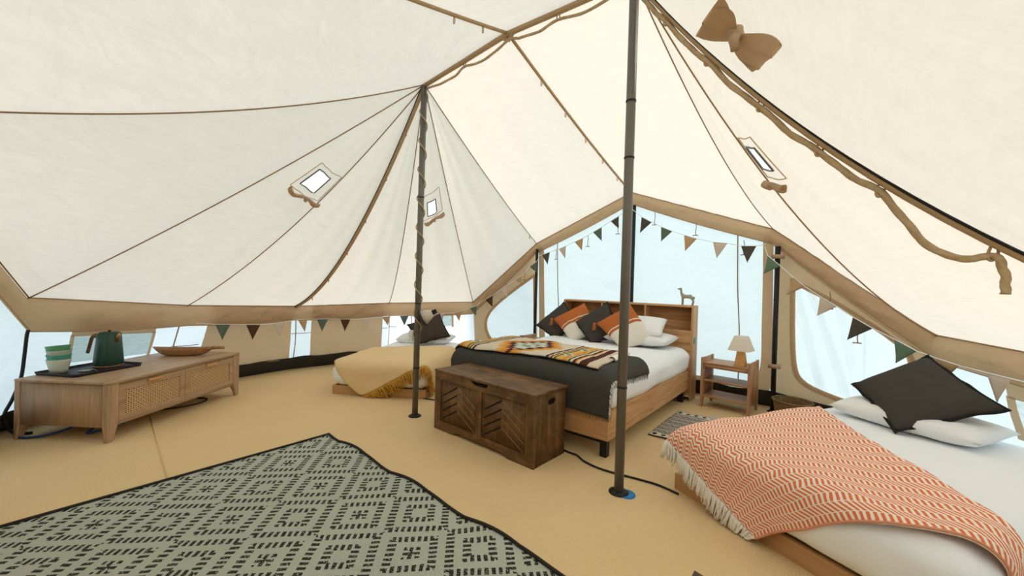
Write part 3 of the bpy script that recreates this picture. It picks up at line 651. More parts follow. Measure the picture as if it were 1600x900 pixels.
def cushion_mesh(c4, th, n=22, **k):
    pt, nrm, cen = cushion_fn(c4, th, **k); bm = new(); L = bm.loops.layers.uv.new('UVMap')
    V = {}
    for s in (1, -1):
        for i in range(n+1):
            for j in range(n+1):
                ed = i in (0, n) or j in (0, n); key = (i, j, 0 if ed else s)
                if key not in V: V[key] = bm.verts.new(pt(i/n, j/n, s) if not ed else pt(i/n, j/n, 0))
    for s in (1, -1):
        for i in range(n):
            for j in range(n):
                q = [(i,j),(i+1,j),(i+1,j+1),(i,j+1)]; vv_ = [V.get((a, b, s), V.get((a, b, 0))) for a, b in q]
                f = bm.faces.new(vv_ if s == 1 else vv_[::-1])
                for l, (a, b) in zip(f.loops, q if s == 1 else q[::-1]): l[L].uv = (a/n, b/n)
    bmesh.ops.recalc_face_normals(bm, faces=bm.faces); return bm
def flange_mesh(c4, wd, k=2.0, **kw):
    """frayed flat border round the cushion edge"""
    pt, nrm, cen = cushion_fn(c4, 0.0, **kw); bm = new(); E_ = []
    n = 24
    for i in range(n): E_.append((i/n, 0))
    for i in range(n): E_.append((1, i/n))
    for i in range(n): E_.append((1-i/n, 1))
    for i in range(n): E_.append((0, 1-i/n))
    A = []; B = []
    for i, (a, b) in enumerate(E_):
        p = pt(a, b, 0); d = (p-cen); d.normalize(); w_ = wd*(1 + .15*math.sin(i*1.1))
        A.append(bm.verts.new(p - d*.006)); B.append(bm.verts.new(p + d*w_ + nrm*(.007*math.sin(i*.8) - .004)))
    m_ = len(E_)
    for i in range(m_): bm.faces.new([A[i], B[i], B[(i+1) % m_], A[(i+1) % m_]])
    return bm
def soft_box(x0, x1, y0, y1, z0, z1, r, cutsn=14, wr=.012, ws=2.2, bulge=.015, seed=0):
    bm = new(); bmesh.ops.create_cube(bm, size=2); bmesh.ops.subdivide_edges(bm, edges=bm.edges[:], cuts=cutsn, use_grid_fill=True)
    c = Vector(((x0+x1)/2, (y0+y1)/2, (z0+z1)/2)); h = Vector(((x1-x0)/2, (y1-y0)/2, (z1-z0)/2))
    for v_ in bm.verts:
        u_ = v_.co.copy(); p = Vector((u_.x*h.x, u_.y*h.y, u_.z*h.z)); i = Vector([max(-h[k]+r, min(h[k]-r, p[k])) for k in range(3)]); d = p - i
        if d.length > 1e-6: d.normalize(); p = i + d*r
        else: d = Vector((0,0,1))
        s = max(abs(u_.x), abs(u_.y)); p += Vector((d.x, d.y, 0))*bulge*(1-u_.z*u_.z)
        q = p + c; a = nz((q.x+seed, q.y, q.z), ws, wr) + nz((q.x*1.6, q.y*.7+seed, q.z*2), 5, wr*.45)
        v_.co = q + d*a
    bmesh.ops.recalc_face_normals(bm, faces=bm.faces); return bm
def wrap1(p, lo, hi, r):
    """unfolded coordinate -> (position, drop): flat on top, rolls over a rounded edge, then hangs"""
    for s, e in ((1, hi), (-1, lo)):
        x = (p-e)*s + r
        if x > 0:
            al = r*math.pi/2
            if x < al: th = x/r; return e - s*r + s*r*math.sin(th), r*(1-math.cos(th))
            return e + s*.0, r + (x-al)
    return p, 0.0
def drape_pt(p, q, W, z1, r, eps, floor_z=.012):
    """W = (xlo, xhi, ylo, yhi) of the bed top"""
    x, dx = wrap1(p, W[0]-eps, W[1]+eps, r+eps); y, dy = wrap1(q, W[2]-eps, W[3]+eps, r+eps)
    z = z1 + eps - math.hypot(dx, dy)
    z2 = max(z, floor_z + (.0 if z > floor_z else .004)); out = max(0, floor_z - z)
    if out > 0:                                                   # what reaches the floor runs out over it
        if dy > dx: y += out*(-1 if q < (W[2]+W[3])/2 else 1)
        else: x += out*(1 if p > (W[0]+W[1])/2 else -1)
    return Vector((x, y, z2))
def quad(c, a, b): return tuple((c[0][i]*(1-a) + c[1][i]*a)*(1-b) + (c[3][i]*(1-a) + c[2][i]*a)*b for i in range(2))

# ------------------------------------------------------------------ big bed
BR = R(-.97); bed = thing('double_bed', 'large oak-look double bed with shelf headboard and white bedding', 'bed', (.709,.327,0), BR)
W_ = 1.563
obj('footboard', bx(-W_+.02, 0, 0, .028, .128, .328), 'bedwood', bed, bevel=.002)
for x0, x1 in ((-.028, 0), (-W_+.02, -W_+.048)): obj('side_rail', bx(x0, x1, .0285, 1.914, .128, .328), 'bedwoody', bed, bevel=.002)
for y in (.035, 1.80): obj('base_bar', bx(-W_+.106, -.076, y, y+.04, .095, .127), 'blackmetal', bed)
for x in (-.075, -W_+.055):
    for y in (.035, 1.80): obj('leg', bx(x, x+.05, y, y+.05, 0, .127), 'blackmetal', bed, bevel=.002)
obj('mattress', soft_box(-W_+.07, -.045, .04, 1.88, .16, .50, .05, 10, .0, 1, 0), 'linen', bed)
duv = obj('duvet', soft_box(-W_+.03, .0, .005, 1.90, .29, .565, .10, 30, .016, 2.6, .02, 3), 'linen', bed)
hb = obj('headboard', bx(-W_, .025, 2.085, 2.10, .05, .985), 'bedwood', bed)
H0, H1 = 1.916, 2.085
obj('top_board', bx(-W_, .025, H0, 2.10, .985, 1.005), 'bedwood', hb, bevel=.0015)
for x0, x1 in ((-W_, -W_+.02), (.005, .025)): obj('side_panel', bx(x0, x1, H0, H1, 0, .985), 'bedwoodz', hb, bevel=.0015)
for x in (-1.035, -.50): obj('divider', bx(x, x+.02, H0+.004, H1, .735, .985), 'bedwoodz', hb, bevel=.0015)
obj('shelf_board', bx(-W_+.02, .005, H0+.002, H1, .715, .735), 'bedwood', hb, bevel=.0015)
for z0, z1 in ((.05, .325), (.328, .60), (.603, .713)): obj('front_panel', bx(-W_+.02, .005, H0+.004, H0+.02, z0, z1), 'bedwood', hb, bevel=.002)
obj('bracket', bx(.0255, .031, 1.96, 2.02, .60, .66), 'cupteal', hb, 'small teal metal bracket', bevel=.002)
bl = lambda p: Matrix.Rotation(BR, 4, 'Z') @ Vector(p) + Vector((.709,.327,0))
TOP = (-W_+.02, .01, -.005, 1.9)
def bedcloth(c, z1, eps, nu, nv, r=.10, wr=.008, edge=None, seed=0):
    def fn(a, b):
        p, q = quad(c, a, b)
        if edge: p, q = edge(p, q, a, b)
        v_ = drape_pt(p, q, TOP, z1, r, eps); v_.z += nz((p*2+seed, q*2, seed), 2, wr) + nz((p*5, q*9+seed, 1), 1.5, wr*.5); v_.y -= max(0, nz((p*3, q*2, 7), 2, .012)) if q < 0 else 0
        return bl(v_)
    return fn
fnb = bedcloth([(-1.62,-.235),(.03,-.275),(.085,.66),(-1.60,.86)], .585, .012, 0, 0, seed=4)
blk = tag(obj('blanket', grid(fnb, 60, 44), 'blanket', solid=.008), 'plain charcoal wool blanket draped over the foot of the big bed', 'blanket')
bm = new()
for k in range(60):
    f = k/59; p = Vector(fnb(1, f*.99)); d = (Vector(fnb(1, f*.99)) - Vector(fnb(.985, f*.99))).normalized(); s = .020 + .012*random.random()
    tube(bm, [p, p + d*s*.5 + Vector((0,random.uniform(-.004,.004),-.003)), p + d*s + Vector((0,random.uniform(-.008,.008),-.010))], .0022, 4, .0012)
for k in range(70):
    f = .3 + .7*k/69; p = Vector(fnb(f, 0)); tube(bm, [p, p + Vector((random.uniform(-.005,.005), -.003, -.022-.008*random.random()))], .002, 4, .001)
obj('fringe', bm, 'charedge', blk, kind='stuff')
bm = new()
for k in range(34):
    f = .03 + .33*k/33; p = Vector(fnb(.992, f)); d = Vector((math.cos(BR), math.sin(BR), 0)); tube(bm, [p + Vector((0,0,.002)), p + d*.022 + Vector((0,random.uniform(-.01,.01),-.012))], .0032, 5, .002)
obj('pale_fringe', bm, 'whitefringe', blk, 'white frayed fringe', kind='stuff')
def kil(eps):
    def ee(p, q, a, b): return p, q - .02*math.sin(a*7)*(1-b) + .015*math.sin(a*5+1)*b
    return bedcloth([(-1.57,.02),(-.10,.035),(-.155,.70),(-1.57,.74)], .60, eps, 0, 0, edge=ee, seed=9, wr=.010)
fk = kil(.016); th = tag(obj('patterned_throw', grid(fk, 90, 40), 'kilim', solid=.014), 'folded woven throw with orange, brown and cream geometric pattern lying across the big bed', 'throw')
def rollend(a, b):
    p = Vector(fk(.992, .45 + .5*a)); t = 2*math.pi*b; return p + Vector((.026*math.cos(t)*(1+.2*math.sin(a*9)), 0, .008 + .020*math.sin(t)))
obj('rolled_end', grid(rollend, 12, 14), 'whitefringe', th, 'cream rolled end')
obj('dark_hem', tube(new(), [Vector(fk(a/30, 0)) + Vector((0,-.004,.004)) for a in range(31)], .006, 6), 'charedge', th)
def bedcush(c): return [bl(p) for p in c]
def cushion(name, label, cat, c4, mat, th, group=None, flange=0, fm='charedge', tassel=None, **k):
    o = obj(name, cushion_mesh(c4, th, **k), mat); tag(o, label, cat, group)
    kk = {a: b for a, b in k.items() if a in ('pinch',)}
    if flange: obj('flange', flange_mesh(c4, flange, **kk), fm, o, solid=.004)
    if tassel is not None:
        p = Vector(c4[tassel]); cen = sum((Vector(q) for q in c4), Vector())/4; d = (p-cen).normalized(); bm = new(); q = p + d*.0
        bmesh.ops.create_uvsphere(bm, u_segments=10, v_segments=8, radius=.017); bmesh.ops.translate(bm, verts=bm.verts, vec=q + Vector((0,0,-.01)) + d*.012)
        for j in range(16):
            an = 2*math.pi*j/16; e = Vector((math.cos(an), math.sin(an), 0)); tube(bm, [q + d*.012 + Vector((0,0,-.018)) + e*.008, q + d*.016 + Vector((0,0,-.045)) + e*.016, q + d*.016 + Vector((0,0,-.078)) + e*.017], .004, 5, .003)
        obj('tassel', bm, 'tassel', o, 'rust tassel')
    return o
GP = 'white pillows on the big bed'
cushion('pillow', 'lowest white pillow flat by the right end of the headboard', 'pillow', bedcush([(-.78,1.46,.63),(-.09,1.45,.635),(-.085,1.86,.66),(-.78,1.87,.66)]), 'pillow', .075, GP, pinch=.03, seed=3)
cushion('pillow', 'upper white pillow leaning behind the nearest rust and cream cushion', 'pillow', bedcush([(-.74,1.52,.68),(-.16,1.50,.70),(-.20,1.80,.85),(-.76,1.82,.84)]), 'pillow', .07, GP, pinch=.03, seed=8)
cushion('pillow', 'white pillow mostly hidden behind the four cushions at the left of the headboard', 'pillow', bedcush([(-1.5,1.62,.62),(-.85,1.60,.62),(-.85,1.87,.78),(-1.5,1.87,.78)]), 'pillow', .055, GP, pinch=.05, seed=5)
# corners: bottom-left, bottom-right, top-right, top-left
cushion('cushion', 'leftmost charcoal cushion on the big bed, behind a rust and cream one', 'cushion', bedcush([(-1.787,1.62,.66),(-1.429,1.50,.54),(-1.19,1.74,.70),(-1.517,1.84,.965)]), 'char', .075, 'cushions on the big bed', .012, seed=1)
cushion('cushion', 'rust and cream cushion with tassel, between the two charcoal cushions', 'cushion', bedcush([(-1.128,1.40,.53),(-.855,1.62,.675),(-1.16,1.73,.979),(-1.469,1.52,.771)]), 'twotone', .075, 'cushions on the big bed', tassel=3, seed=2)
cushion('cushion', 'charcoal cushion between the two rust and cream cushions', 'cushion', bedcush([(-1.154,1.50,.759),(-.861,1.38,.545),(-.617,1.60,.66),(-.852,1.71,1.0)]), 'char', .075, 'cushions on the big bed', .012, seed=4)
cushion('cushion', 'rightmost rust and cream cushion with tassel, behind the nearest pole', 'cushion', bedcush([(-.482,1.30,.545),(-.215,1.56,.635),(-.559,1.66,1.0),(-.833,1.40,.777)]), 'twotone', .08, 'cushions on the big bed', tassel=3, seed=6)
# llama figurine, head to the left, on top of the headboard
fig = thing('animal_figurine', 'small bronze llama figurine standing on top of the headboard', 'figurine', bl((-.055,1.985,1.005)), BR + R(8))
bm = new()
def blob(bm, c, r, s): 
    b = new(); bmesh.ops.create_uvsphere(b, u_segments=14, v_segments=10, radius=1); me = bpy.data.meshes.new('t'); 
    for v_ in b.verts: v_.co = Vector((v_.co.x*s[0], v_.co.y*s[1], v_.co.z*s[2]))*r + Vector(c)
    b.to_mesh(me); b.free(); bm.from_mesh(me); bpy.data.meshes.remove(me)
sk = bpy.data.meshes.new('body'); J = [(.02,0,.128),(-.03,0,.125),(-.065,0,.130),(-.082,0,.170),(-.083,0,.205),(-.086,0,.228),(-.112,0,.226),(-.130,0,.220),
 (.060,0,.130),(.078,0,.118),(.084,0,.092),
 (-.062,-.018,.105),(-.066,-.020,.055),(-.066,-.020,.008),(-.062,.018,.105),(-.058,.020,.055),(-.060,.020,.008),
 (.055,-.018,.100),(.068,-.020,.060),(.052,-.020,.008),(.055,.018,.100),(.074,.020,.060),(.062,.020,.008),(-.080,.010,.240),(-.080,-.010,.240)]
ED = [(0,1),(1,2),(2,3),(3,4),(4,5),(5,6),(6,7),(0,8),(8,9),(9,10),(2,11),(11,12),(12,13),(2,14),(14,15),(15,16),(8,17),(17,18),(18,19),(8,20),(20,21),(21,22),(5,23),(5,24)]
RD = [.026,.025,.027,.017,.013,.015,.011,.007,.025,.011,.007,.014,.008,.008,.014,.008,.008,.016,.009,.008,.016,.009,.008,.004,.004]
sk.from_pydata(J, ED, []); so_ = bpy.data.objects.new('body', sk); C.objects.link(so_); so_.modifiers.new('skin', 'SKIN'); ss = so_.modifiers.new('smooth', 'SUBSURF'); ss.levels = ss.render_levels = 2
for i, r in enumerate(RD): sk.skin_vertices[0].data[i].radius = (r, r)
sk.skin_vertices[0].data[0].use_root = True
dg = bpy.context.evaluated_depsgraph_get(); me = bpy.data.meshes.new_from_object(so_.evaluated_get(dg)); bpy.data.objects.remove(so_)
me.materials.clear(); me.materials.append(MT['bronze'])
for p in me.polygons: p.use_smooth = True
mnz = min(v_.co.z for v_ in me.vertices)
for v_ in me.vertices: v_.co.z -= mnz; v_.co *= .80
obj('body', me, None, fig)

# ------------------------------------------------------------------ storage chest
ch = thing('storage_chest', 'rustic dark brown wooden storage chest with chevron grooves at the foot of the big bed', 'chest', (.413,-.112,0), R(-2.9))
w, d, h = 1.016, .365, .473
def panel_y(bm, x0, x1, z0, z1, y0, y1): return box(bm, x0, x1, y0, y1, z0, z1)
obj('lid', bx(-w-.004, .004, -.006, d+.002, h-.016, h), 'rusticx', ch, bevel=.002)
obj('side_panel', bx(-w+.004, -w+.018, .016, d-.014, .0, h-.016), 'rustic', ch)
rp_ = new(); hz0, hz1, hy0, hy1 = .375, .415, .145, .235                    # right side with a slotted hand hole
for y0, y1, z0, z1 in ((.016, hy0, 0, h-.017), (hy1, d-.014, 0, h-.017), (hy0, hy1, 0, hz0), (hy0, hy1, hz1, h-.017)): box(rp_, -.018, -.004, y0, y1, z0, z1)
rs = obj('side_panel', rp_, 'rustic', ch)
cap = new()
for yc, s in ((hy0, -1), (hy1, 1)):
    for ctop in (1, -1):
        cap = new(); arc = [(yc - s*(.02 - .02*math.cos(t)), (hz0+hz1)/2 + ctop*.02*math.sin(t)) for t in [k*math.pi/12 for k in range(7)]]
        prism(cap, arc + [(yc, (hz0+hz1)/2 + ctop*.02)], 'x', -.018, -.004); obj('hole_corner', cap, 'rustic', rs)
obj('hole_lining', bx(-.060, -.0185, hy0-.01, hy1+.01, hz0-.01, hz1+.01), 'groove', rs)
obj('back_panel', bx(-w+.018, -.018, d-.014, d, .0, h-.017), 'rustic', ch)
obj('bottom_panel', bx(-w+.018, -.018, .016, d-.014, .055, .067), 'rusticx', ch)
ft = [(-w, 0), (-w, .075), (0, .075), (0, 0), (-.225, 0), (-.245, .016), (-.27, .026), (-w+.27, .026), (-w+.245, .016), (-w+.225, 0)]
obj('skirt', prism(new(), ft, 'y', 0, .016), 'rusticx', ch, smooth=False)
for x0, x1 in ((-w, -w+.072), (-w/2-.025, -w/2+.025), (-.075, 0)): obj('stile', bx(x0, x1, 0, .016, .0752, .395), 'rustic', ch, bevel=.001)
tr = [(-w, .3955), (-w, h-.017), (-w/2-.09, h-.017), (-w/2-.075, h-.040), (-w/2-.05, h-.047), (-w/2+.05, h-.047), (-w/2+.075, h-.040), (-w/2+.09, h-.017), (0, h-.017), (0, .3955)]
obj('top_rail', prism(new(), tr, 'y', 0, .016), 'rusticx', ch, smooth=False); obj('finger_slot', bx(-w/2-.1, -w/2+.1, .0165, .019, h-.07, h-.018), 'groove', ch)
for x0, x1 in ((-w+.0725, -w/2-.0255), (-w/2+.0255, -.0755)):
    pn = obj('door_panel', bx(x0, x1, .007, .014, .0755, .395), 'rustic', ch); xm = x0 + (x1-x0)*.47; 
    for k in range(4):
        z = .372 - .060*k
        for xa, za, xb, zb, mt_, wd in ((x0+.025, z-.095, xm, z, 'groove', .0055), (xm+.004, z-.002, x1-.015, z-.115, 'groovel', .0022)):
            a = Vector((xa, .0062, za)); b = Vector((xb, .0062, zb)); dv = (b-a).normalized(); nn_ = Vector((-dv.z, 0, dv.x))*wd
            bm = new(); vs = [bm.verts.new(q) for q in (a-nn_, b-nn_, b+nn_, a+nn_)]; v2 = [bm.verts.new(q.co + Vector((0,.0006,0))) for q in vs]
            bm.faces.new(vs); bm.faces.new(v2[::-1]); [bm.faces.new([vs[j], v2[j], v2[(j+1) % 4], vs[(j+1) % 4]]) for j in range(4)]; bmesh.ops.recalc_face_normals(bm, faces=bm.faces)
            obj('groove', bm, mt_, pn, smooth=False)

# ------------------------------------------------------------------ console
CR = R(36.57); cs = thing('console', 'long low brown wooden console with two cane-fronted doors and tapered legs', 'cabinet', (-1.963,-1.763,0), CR)
w, d, h = .669, 1.205, .417; zb = .105
cl = lambda p: Matrix.Rotation(CR, 4, 'Z') @ Vector(p) + Vector((-1.963,-1.763,0))
def chamfer(x0, x1, y0, y1, r):
    o_ = []
    for cx, cy, a0 in ((x1-r, y0+r, -90), (x1-r, y1-r, 0), (x0+r, y1-r, 90), (x0+r, y0+r, 180)):
        for k in range(6): a = R(a0 + 18*k); o_.append((cx + r*math.cos(a), cy + r*math.sin(a)))
    return o_
obj('top', prism(new(), chamfer(-w-.006, .010, -.008, d+.008, .025), 'z', h-.016, h), 'oakx', cs, smooth=False, bevel=.003)
obj('side_panel', bx(-w+.04, -.042, .006, .022, zb, h-.016), 'oak', cs); obj('side_panel', bx(-w+.04, -.042, d-.022, d-.006, zb, h-.016), 'oak', cs)
obj('bottom_panel', bx(-w+.012, -.03, .022, d-.022, zb+.004, zb+.02), 'oakx', cs); obj('back_panel', bx(-w+.004, -w+.012, .022, d-.022, zb, h-.016), 'oak', cs)
def taper_leg(x0, x1, y0, y1, sx, sy):
    """full-height corner post whose lower end narrows to a foot; sx, sy say which side stays straight"""
    bm = new(); rings = []
    for z, f in ((h-.0165, 1), (zb+.02, 1), (zb-.01, .93), (.05, .72), (0, .56)):
        a0, a1 = (x1-(x1-x0)*f, x1) if sx > 0 else (x0, x0+(x1-x0)*f); b0_, b1 = (y0, y0+(y1-y0)*f) if sy < 0 else (y1-(y1-y0)*f, y1)
        rings.append([bm.verts.new(p) for p in ((a0,b0_,z),(a1,b0_,z),(a1,b1,z),(a0,b1,z))])
    for i in range(4):
        for k in range(4): bm.faces.new([rings[i][k], rings[i+1][k], rings[i+1][(k+1) % 4], rings[i][(k+1) % 4]])
    bm.faces.new(rings[0]); bm.faces.new(rings[-1][::-1]); bmesh.ops.recalc_face_normals(bm, faces=bm.faces); return bm
for x0, x1, sx in ((-.042, 0, 1), (-w, -w+.04, -1)):
    for y0, y1, sy in ((0, .075, -1), (d-.075, d, 1)): obj('leg', taper_leg(x0, x1, y0, y1, sx, sy), 'oak', cs, bevel=.006)
obj('lower_rail', bx(-.03, -.006, .0755, d-.0755, zb, zb+.02), 'oakx', cs); obj('upper_rail', bx(-.03, -.006, .0755, d-.0755, h-.034, h-.0165), 'oakx', cs)
dy = (d-.151)/2
for k in range(2):
    y0 = .0765 + k*dy; y1 = y0 + dy - .003; z0, z1 = zb+.021, h-.035; f = .045
    fr_ = new()
    for a in ((y0, y0+f, z0, z1), (y1-f, y1, z0, z1), (y0+f, y1-f, z0, z0+.04), (y0+f, y1-f, z1-.045, z1)): box(fr_, -.022, -.003, *a)
    dr = obj('door', fr_, 'oakx', cs, bevel=.0015)
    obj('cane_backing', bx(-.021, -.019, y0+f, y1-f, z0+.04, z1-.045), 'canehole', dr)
    cn = new(); ny, nzz = 24, 12; ya, yb, za, zc = y0+f, y1-f, z0+.04, z1-.045
    for i in range(ny+1):
        y = ya + (yb-ya)*i/ny; pts = [(-.011 + .0016*(1 if (i+j) % 2 else -1), y, za + (zc-za)*j/nzz) for j in range(nzz+1)]
        for j in range(nzz): box(cn, pts[j][0]-.0012, pts[j][0]+.0012, y-.0042, y+.0042, pts[j][2], pts[j+1][2])
    for j in range(nzz+1):
        z = za + (zc-za)*j/nzz; box(cn, -.012, -.0098, ya, yb, z-.0042, z+.0042)
    obj('cane_webbing', cn, 'cane', dr, kind='stuff', smooth=False)
    hy = (y0+y1)/2 - .01; hd = bx(-.002, .016, hy-.055, hy+.055, z1-.022, z1-.006); obj('handle', hd, 'honey', dr, 'pale wooden handle', bevel=.004)
# things on the console
tray = thing('serving_tray', 'black rectangular serving tray on the console under kettle and cups', 'tray', cl((-.495,.315,h+.0005)), CR - R(5))
tb_ = prism(new(), chamfer(-.165,.175,-.215,.225,.02), 'z', 0, .006); obj('base', tb_, 'black', tray, smooth=False)
rim = new(); o1_, o2_, o3_ = chamfer(-.173,.183,-.223,.233,.024), chamfer(-.165,.175,-.215,.225,.02), None; n_ = len(o1_)
A_ = [rim.verts.new((*p, .002)) for p in o2_]; B_ = [rim.verts.new((*p, .022)) for p in o1_]; D_ = [rim.verts.new((p[0]*.985, p[1]*.985, .022)) for p in o1_]; E_ = [rim.verts.new((p[0]*.985, p[1]*.985, .004)) for p in o2_]
for P_, Q_ in ((A_,B_),(B_,D_),(D_,E_)):
    for i in range(n_): rim.faces.new([P_[i], P_[(i+1) % n_], Q_[(i+1) % n_], Q_[i]])
bmesh.ops.recalc_face_normals(rim, faces=rim.faces); obj('rim', rim, 'black', tray)
kt = thing('kettle', 'dark green cordless kettle with brown wooden handle on the black tray', 'kettle', cl((-.475,.425,h+.007)), R(30))
kt.scale = (.96, .96, 1.10)
obj('base_plate', lathe(new(), [(0,0),(.092,0),(.094,.006),(.090,.016),(.0,.016)], 40), 'walnut', kt)
obj('body', lathe(new(), [(.0,.0165),(.090,.0165),(.092,.022),(.084,.12),(.072,.236),(.069,.240),(.0,.240)], 48), 'green', kt)
lid = obj('lid', lathe(new(), [(0,.2405),(.060,.2405),(.060,.246),(.0,.250)], 36), 'green', kt)
obj('lid_knob', lathe(new(), [(0,.2505),(.008,.2505),(.007,.262),(.022,.264),(.022,.269),(0,.270)], 24), 'brass', lid)
obj('spout', tube(new(), [(.070,0,.185),(.090,0,.222),(.104,0,.238)], .017, 12, .009), 'brass', kt)
hdl = new(); HP = [(-.070,0,.216),(-.125,0,.215),(-.165,0,.204),(-.182,0,.170),(-.212,0,.085)]
hs = smooth_path(HP, 5); tube(hdl, hs, .017, 4, .015); obj('handle', hdl, 'walnut', kt, bevel=.002, smooth=False)
cp = cl((-.585,.185,h+.007))
def cup(z, mat, label, hh=.098, rb=.043, rt=.064, tilt=(0,0)):
    pf = [(0,0),(rb,0),(rb+(rt-rb)*.3,hh*.3),(rt*.985,hh*.93),(rt,hh),(rt-.003,hh),(rb+(rt-rb)*.3-.003,hh*.3),(rb-.003,.004),(0,.004)]
    o = obj('cup', lathe(new(), pf, 32), mat, loc=(cp.x, cp.y, cp.z+z)); o.rotation_euler = (R(tilt[0]), R(tilt[1]), 0); return tag(o, label, 'cup', 'nested plastic cups on the tray')
cup(0, 'cupcream', 'cream plastic cup at the bottom of the nested stack on the tray'); cup(.035, 'cupteal', 'teal plastic cup, second from the bottom of the nested stack'); cup(.067, 'cupsage', 'grey-green plastic cup, third from the bottom of the nested stack'); cup(.098, 'cupgreen', 'green plastic cup, topmost and tilted in the nested stack', tilt=(3,-5))
so2 = thing('saucer', 'small grey glass coaster lying on the black tray beside the kettle', 'coaster', cl((-.46,.25,h+.0072)), 0)
obj('dish', lathe(new(), [(0,0),(.030,0),(.036,.006),(.033,.006),(.028,.003),(0,.003)], 28), 'saucer', so2); obj('spoon', tube(new(), [(-.02,.03,.010),(.02,.045,.009),(.06,.055,.004)], .004, 6, .003), 'pole', so2, 'dark metal spoon')
BW = thing('wooden_bowl', 'long boat-shaped olive wood bowl with a stub handle on the console', 'bowl', cl((-.37,.97,h+.0005)), CR + R(16))
def bowlfn(a, b, inner=0):
    t = a*2*math.pi; f = b; x = math.cos(t); y = math.sin(t); L_ = .235*(1 + .12*(x > 0)*x); ww = .085
    rr = .50 + .50*f**.7; px_ = x*L_*rr; py = y*ww*rr*(1-.25*abs(x)**3); z = .066*f**1.5 + .016*f*abs(x)**3
    if inner: px_ *= .965; py *= .92; z = z*.97 + .006*(1-f)
    return (px_, py, z)
bm = grid(lambda a, b: bowlfn(a, b), 48, 8); bmesh.ops.remove_doubles(bm, verts=bm.verts, dist=1e-5)
b2 = grid(lambda a, b: bowlfn(a, b, 1), 48, 8); tm_ = bpy.data.meshes.new('t'); b2.to_mesh(tm_); bm.from_mesh(tm_)
bmesh.ops.remove_doubles(bm, verts=bm.verts, dist=1e-5); bmesh.ops.holes_fill(bm, edges=[e for e in bm.edges if e.is_boundary and all(v_.co.z < .012 for v_ in e.verts)])
rimv = [e for e in bm.edges if e.is_boundary]
try: bmesh.ops.bridge_loops(bm, edges=rimv)
except Exception: pass
bmesh.ops.recalc_face_normals(bm, faces=bm.faces); obj('bowl', bm, 'bowl', BW); obj('handle', tube(new(), [(.245,0,.068),(.285,.004,.070),(.335,.0,.068)], .017, 10, .012), 'bowl', BW)
# cables at the left
def cable(label, pts, r, mat='black'): return tag(obj('cable', tube(new(), smooth_path(pts, 10), r, 8), mat), label, 'cable', None)
cable('thick black cable hanging from the left corner of the wall down behind the console', [(-2.60,-2.105,.74),(-2.60,-2.112,.697),(-2.60,-2.121,.548),(-2.60,-2.133,.404),(-2.60,-2.167,.262),(-2.60,-2.201,.158),(-2.60,-2.191,.075),(-2.60,-2.150,.015),(-2.55,-2.08,.012)], .010)
cable('blue cable looping on the matting under the near end of the console', [(-2.62,-2.16,.03),(-2.50,-2.14,.012),(-2.42,-2.05,.012),(-2.40,-1.93,.03),(-2.36,-1.85,.07),(-2.32,-1.80,.03),(-2.28,-1.83,.012),(-2.25,-1.72,.03),(-2.27,-1.60,.06)], .008, 'bluecable')
cable('black cable loop on the matting under the middle of the console', [cl(p) for p in ((-.38,.60,.007),(-.20,.74,.007),(-.12,.88,.007),(-.14,.99,.007),(-.22,1.03,.007),(-.34,1.0,.007),(-.44,.92,.007))], .006)
cable('black power cable on the matting from the chest past the nearest pole', [(.30,.30,.007),(.439,.262,.007),(.52,.255,.007),(.607,.205,.007),(.751,.182,.007),(.97,.215,.007),(1.08,.225,.007),(1.20,.20,.007)], .0065)
cable('short black cable behind the chest near the left single bed', [(-1.30,.36,.006),(-1.12,.42,.006),(-.90,.48,.006),(-.70,.50,.006)], .0065)

# ------------------------------------------------------------------ nightstands and lamp
def nightstand(label, x, y, rz, w=.434, d=.338, h=.497):
    t = thing('nightstand', label, 'nightstand', (x, y, 0), rz, 'nightstands beside the big bed')
    obj('top', bx(-w+.02, -.02, .008, d-.01, .438, .452), 'redx', t, bevel=.002); obj('apron', bx(-w+.02, -.02, .012, .028, .400, .4375), 'redx', t)
    for z, dd in ((.262, .05), (.105, .02)): obj('shelf', bx(-w+.02, -.02, dd*.4+.006, d-.02, z, z+.016), 'redx', t, bevel=.002)
    for s, x0 in ((0, -w), (1, -.02)):
        pr = [(0, 0), (.055, 0), (.055, .03), (.055, h-.01), (.045, h), (0, h)] ; side = obj('side_panel', bx(x0+.004, x0+.016, .052, d-.046, .08, h-.004), 'red', t)
        for k in range(9):
            yy = .066 + k*(d-.132)/8; obj('slat', bx(x0+.0005, x0+.0195, yy-.005, yy+.005, .115, h-.08), 'red', side)
        obj('post', prism(new(), [(0,.0),(.034,0),(.055,.055),(.055,h-.006),(.050,h),(0,h)], 'x', x0, x0+.02), 'red', t, smooth=False, bevel=.002)
        obj('post', prism(new(), [(d,.0),(d-.034,0),(d-.05,.055),(d-.05,h-.006),(d-.045,h-.002),(d-.03,h+.001),(d,h+.001)], 'x', x0, x0+.02), 'red', t, smooth=False, bevel=.002)
    obj('back_rail', bx(-w+.02, -.02, d-.018, d-.006, .385, .4375), 'redx', t); return t
nightstand('reddish wooden nightstand carrying the lamp, right of the big bed', 1.31, 2.077, R(-6))
nightstand('reddish wooden nightstand left of the big bed, only its top showing beside the cushions', -.905, 2.00, R(-1))
lamp = thing('table_lamp', 'table lamp with wooden block base and square cream shade on the right nightstand', 'lamp', (1.215,2.205,.4525), R(-10))
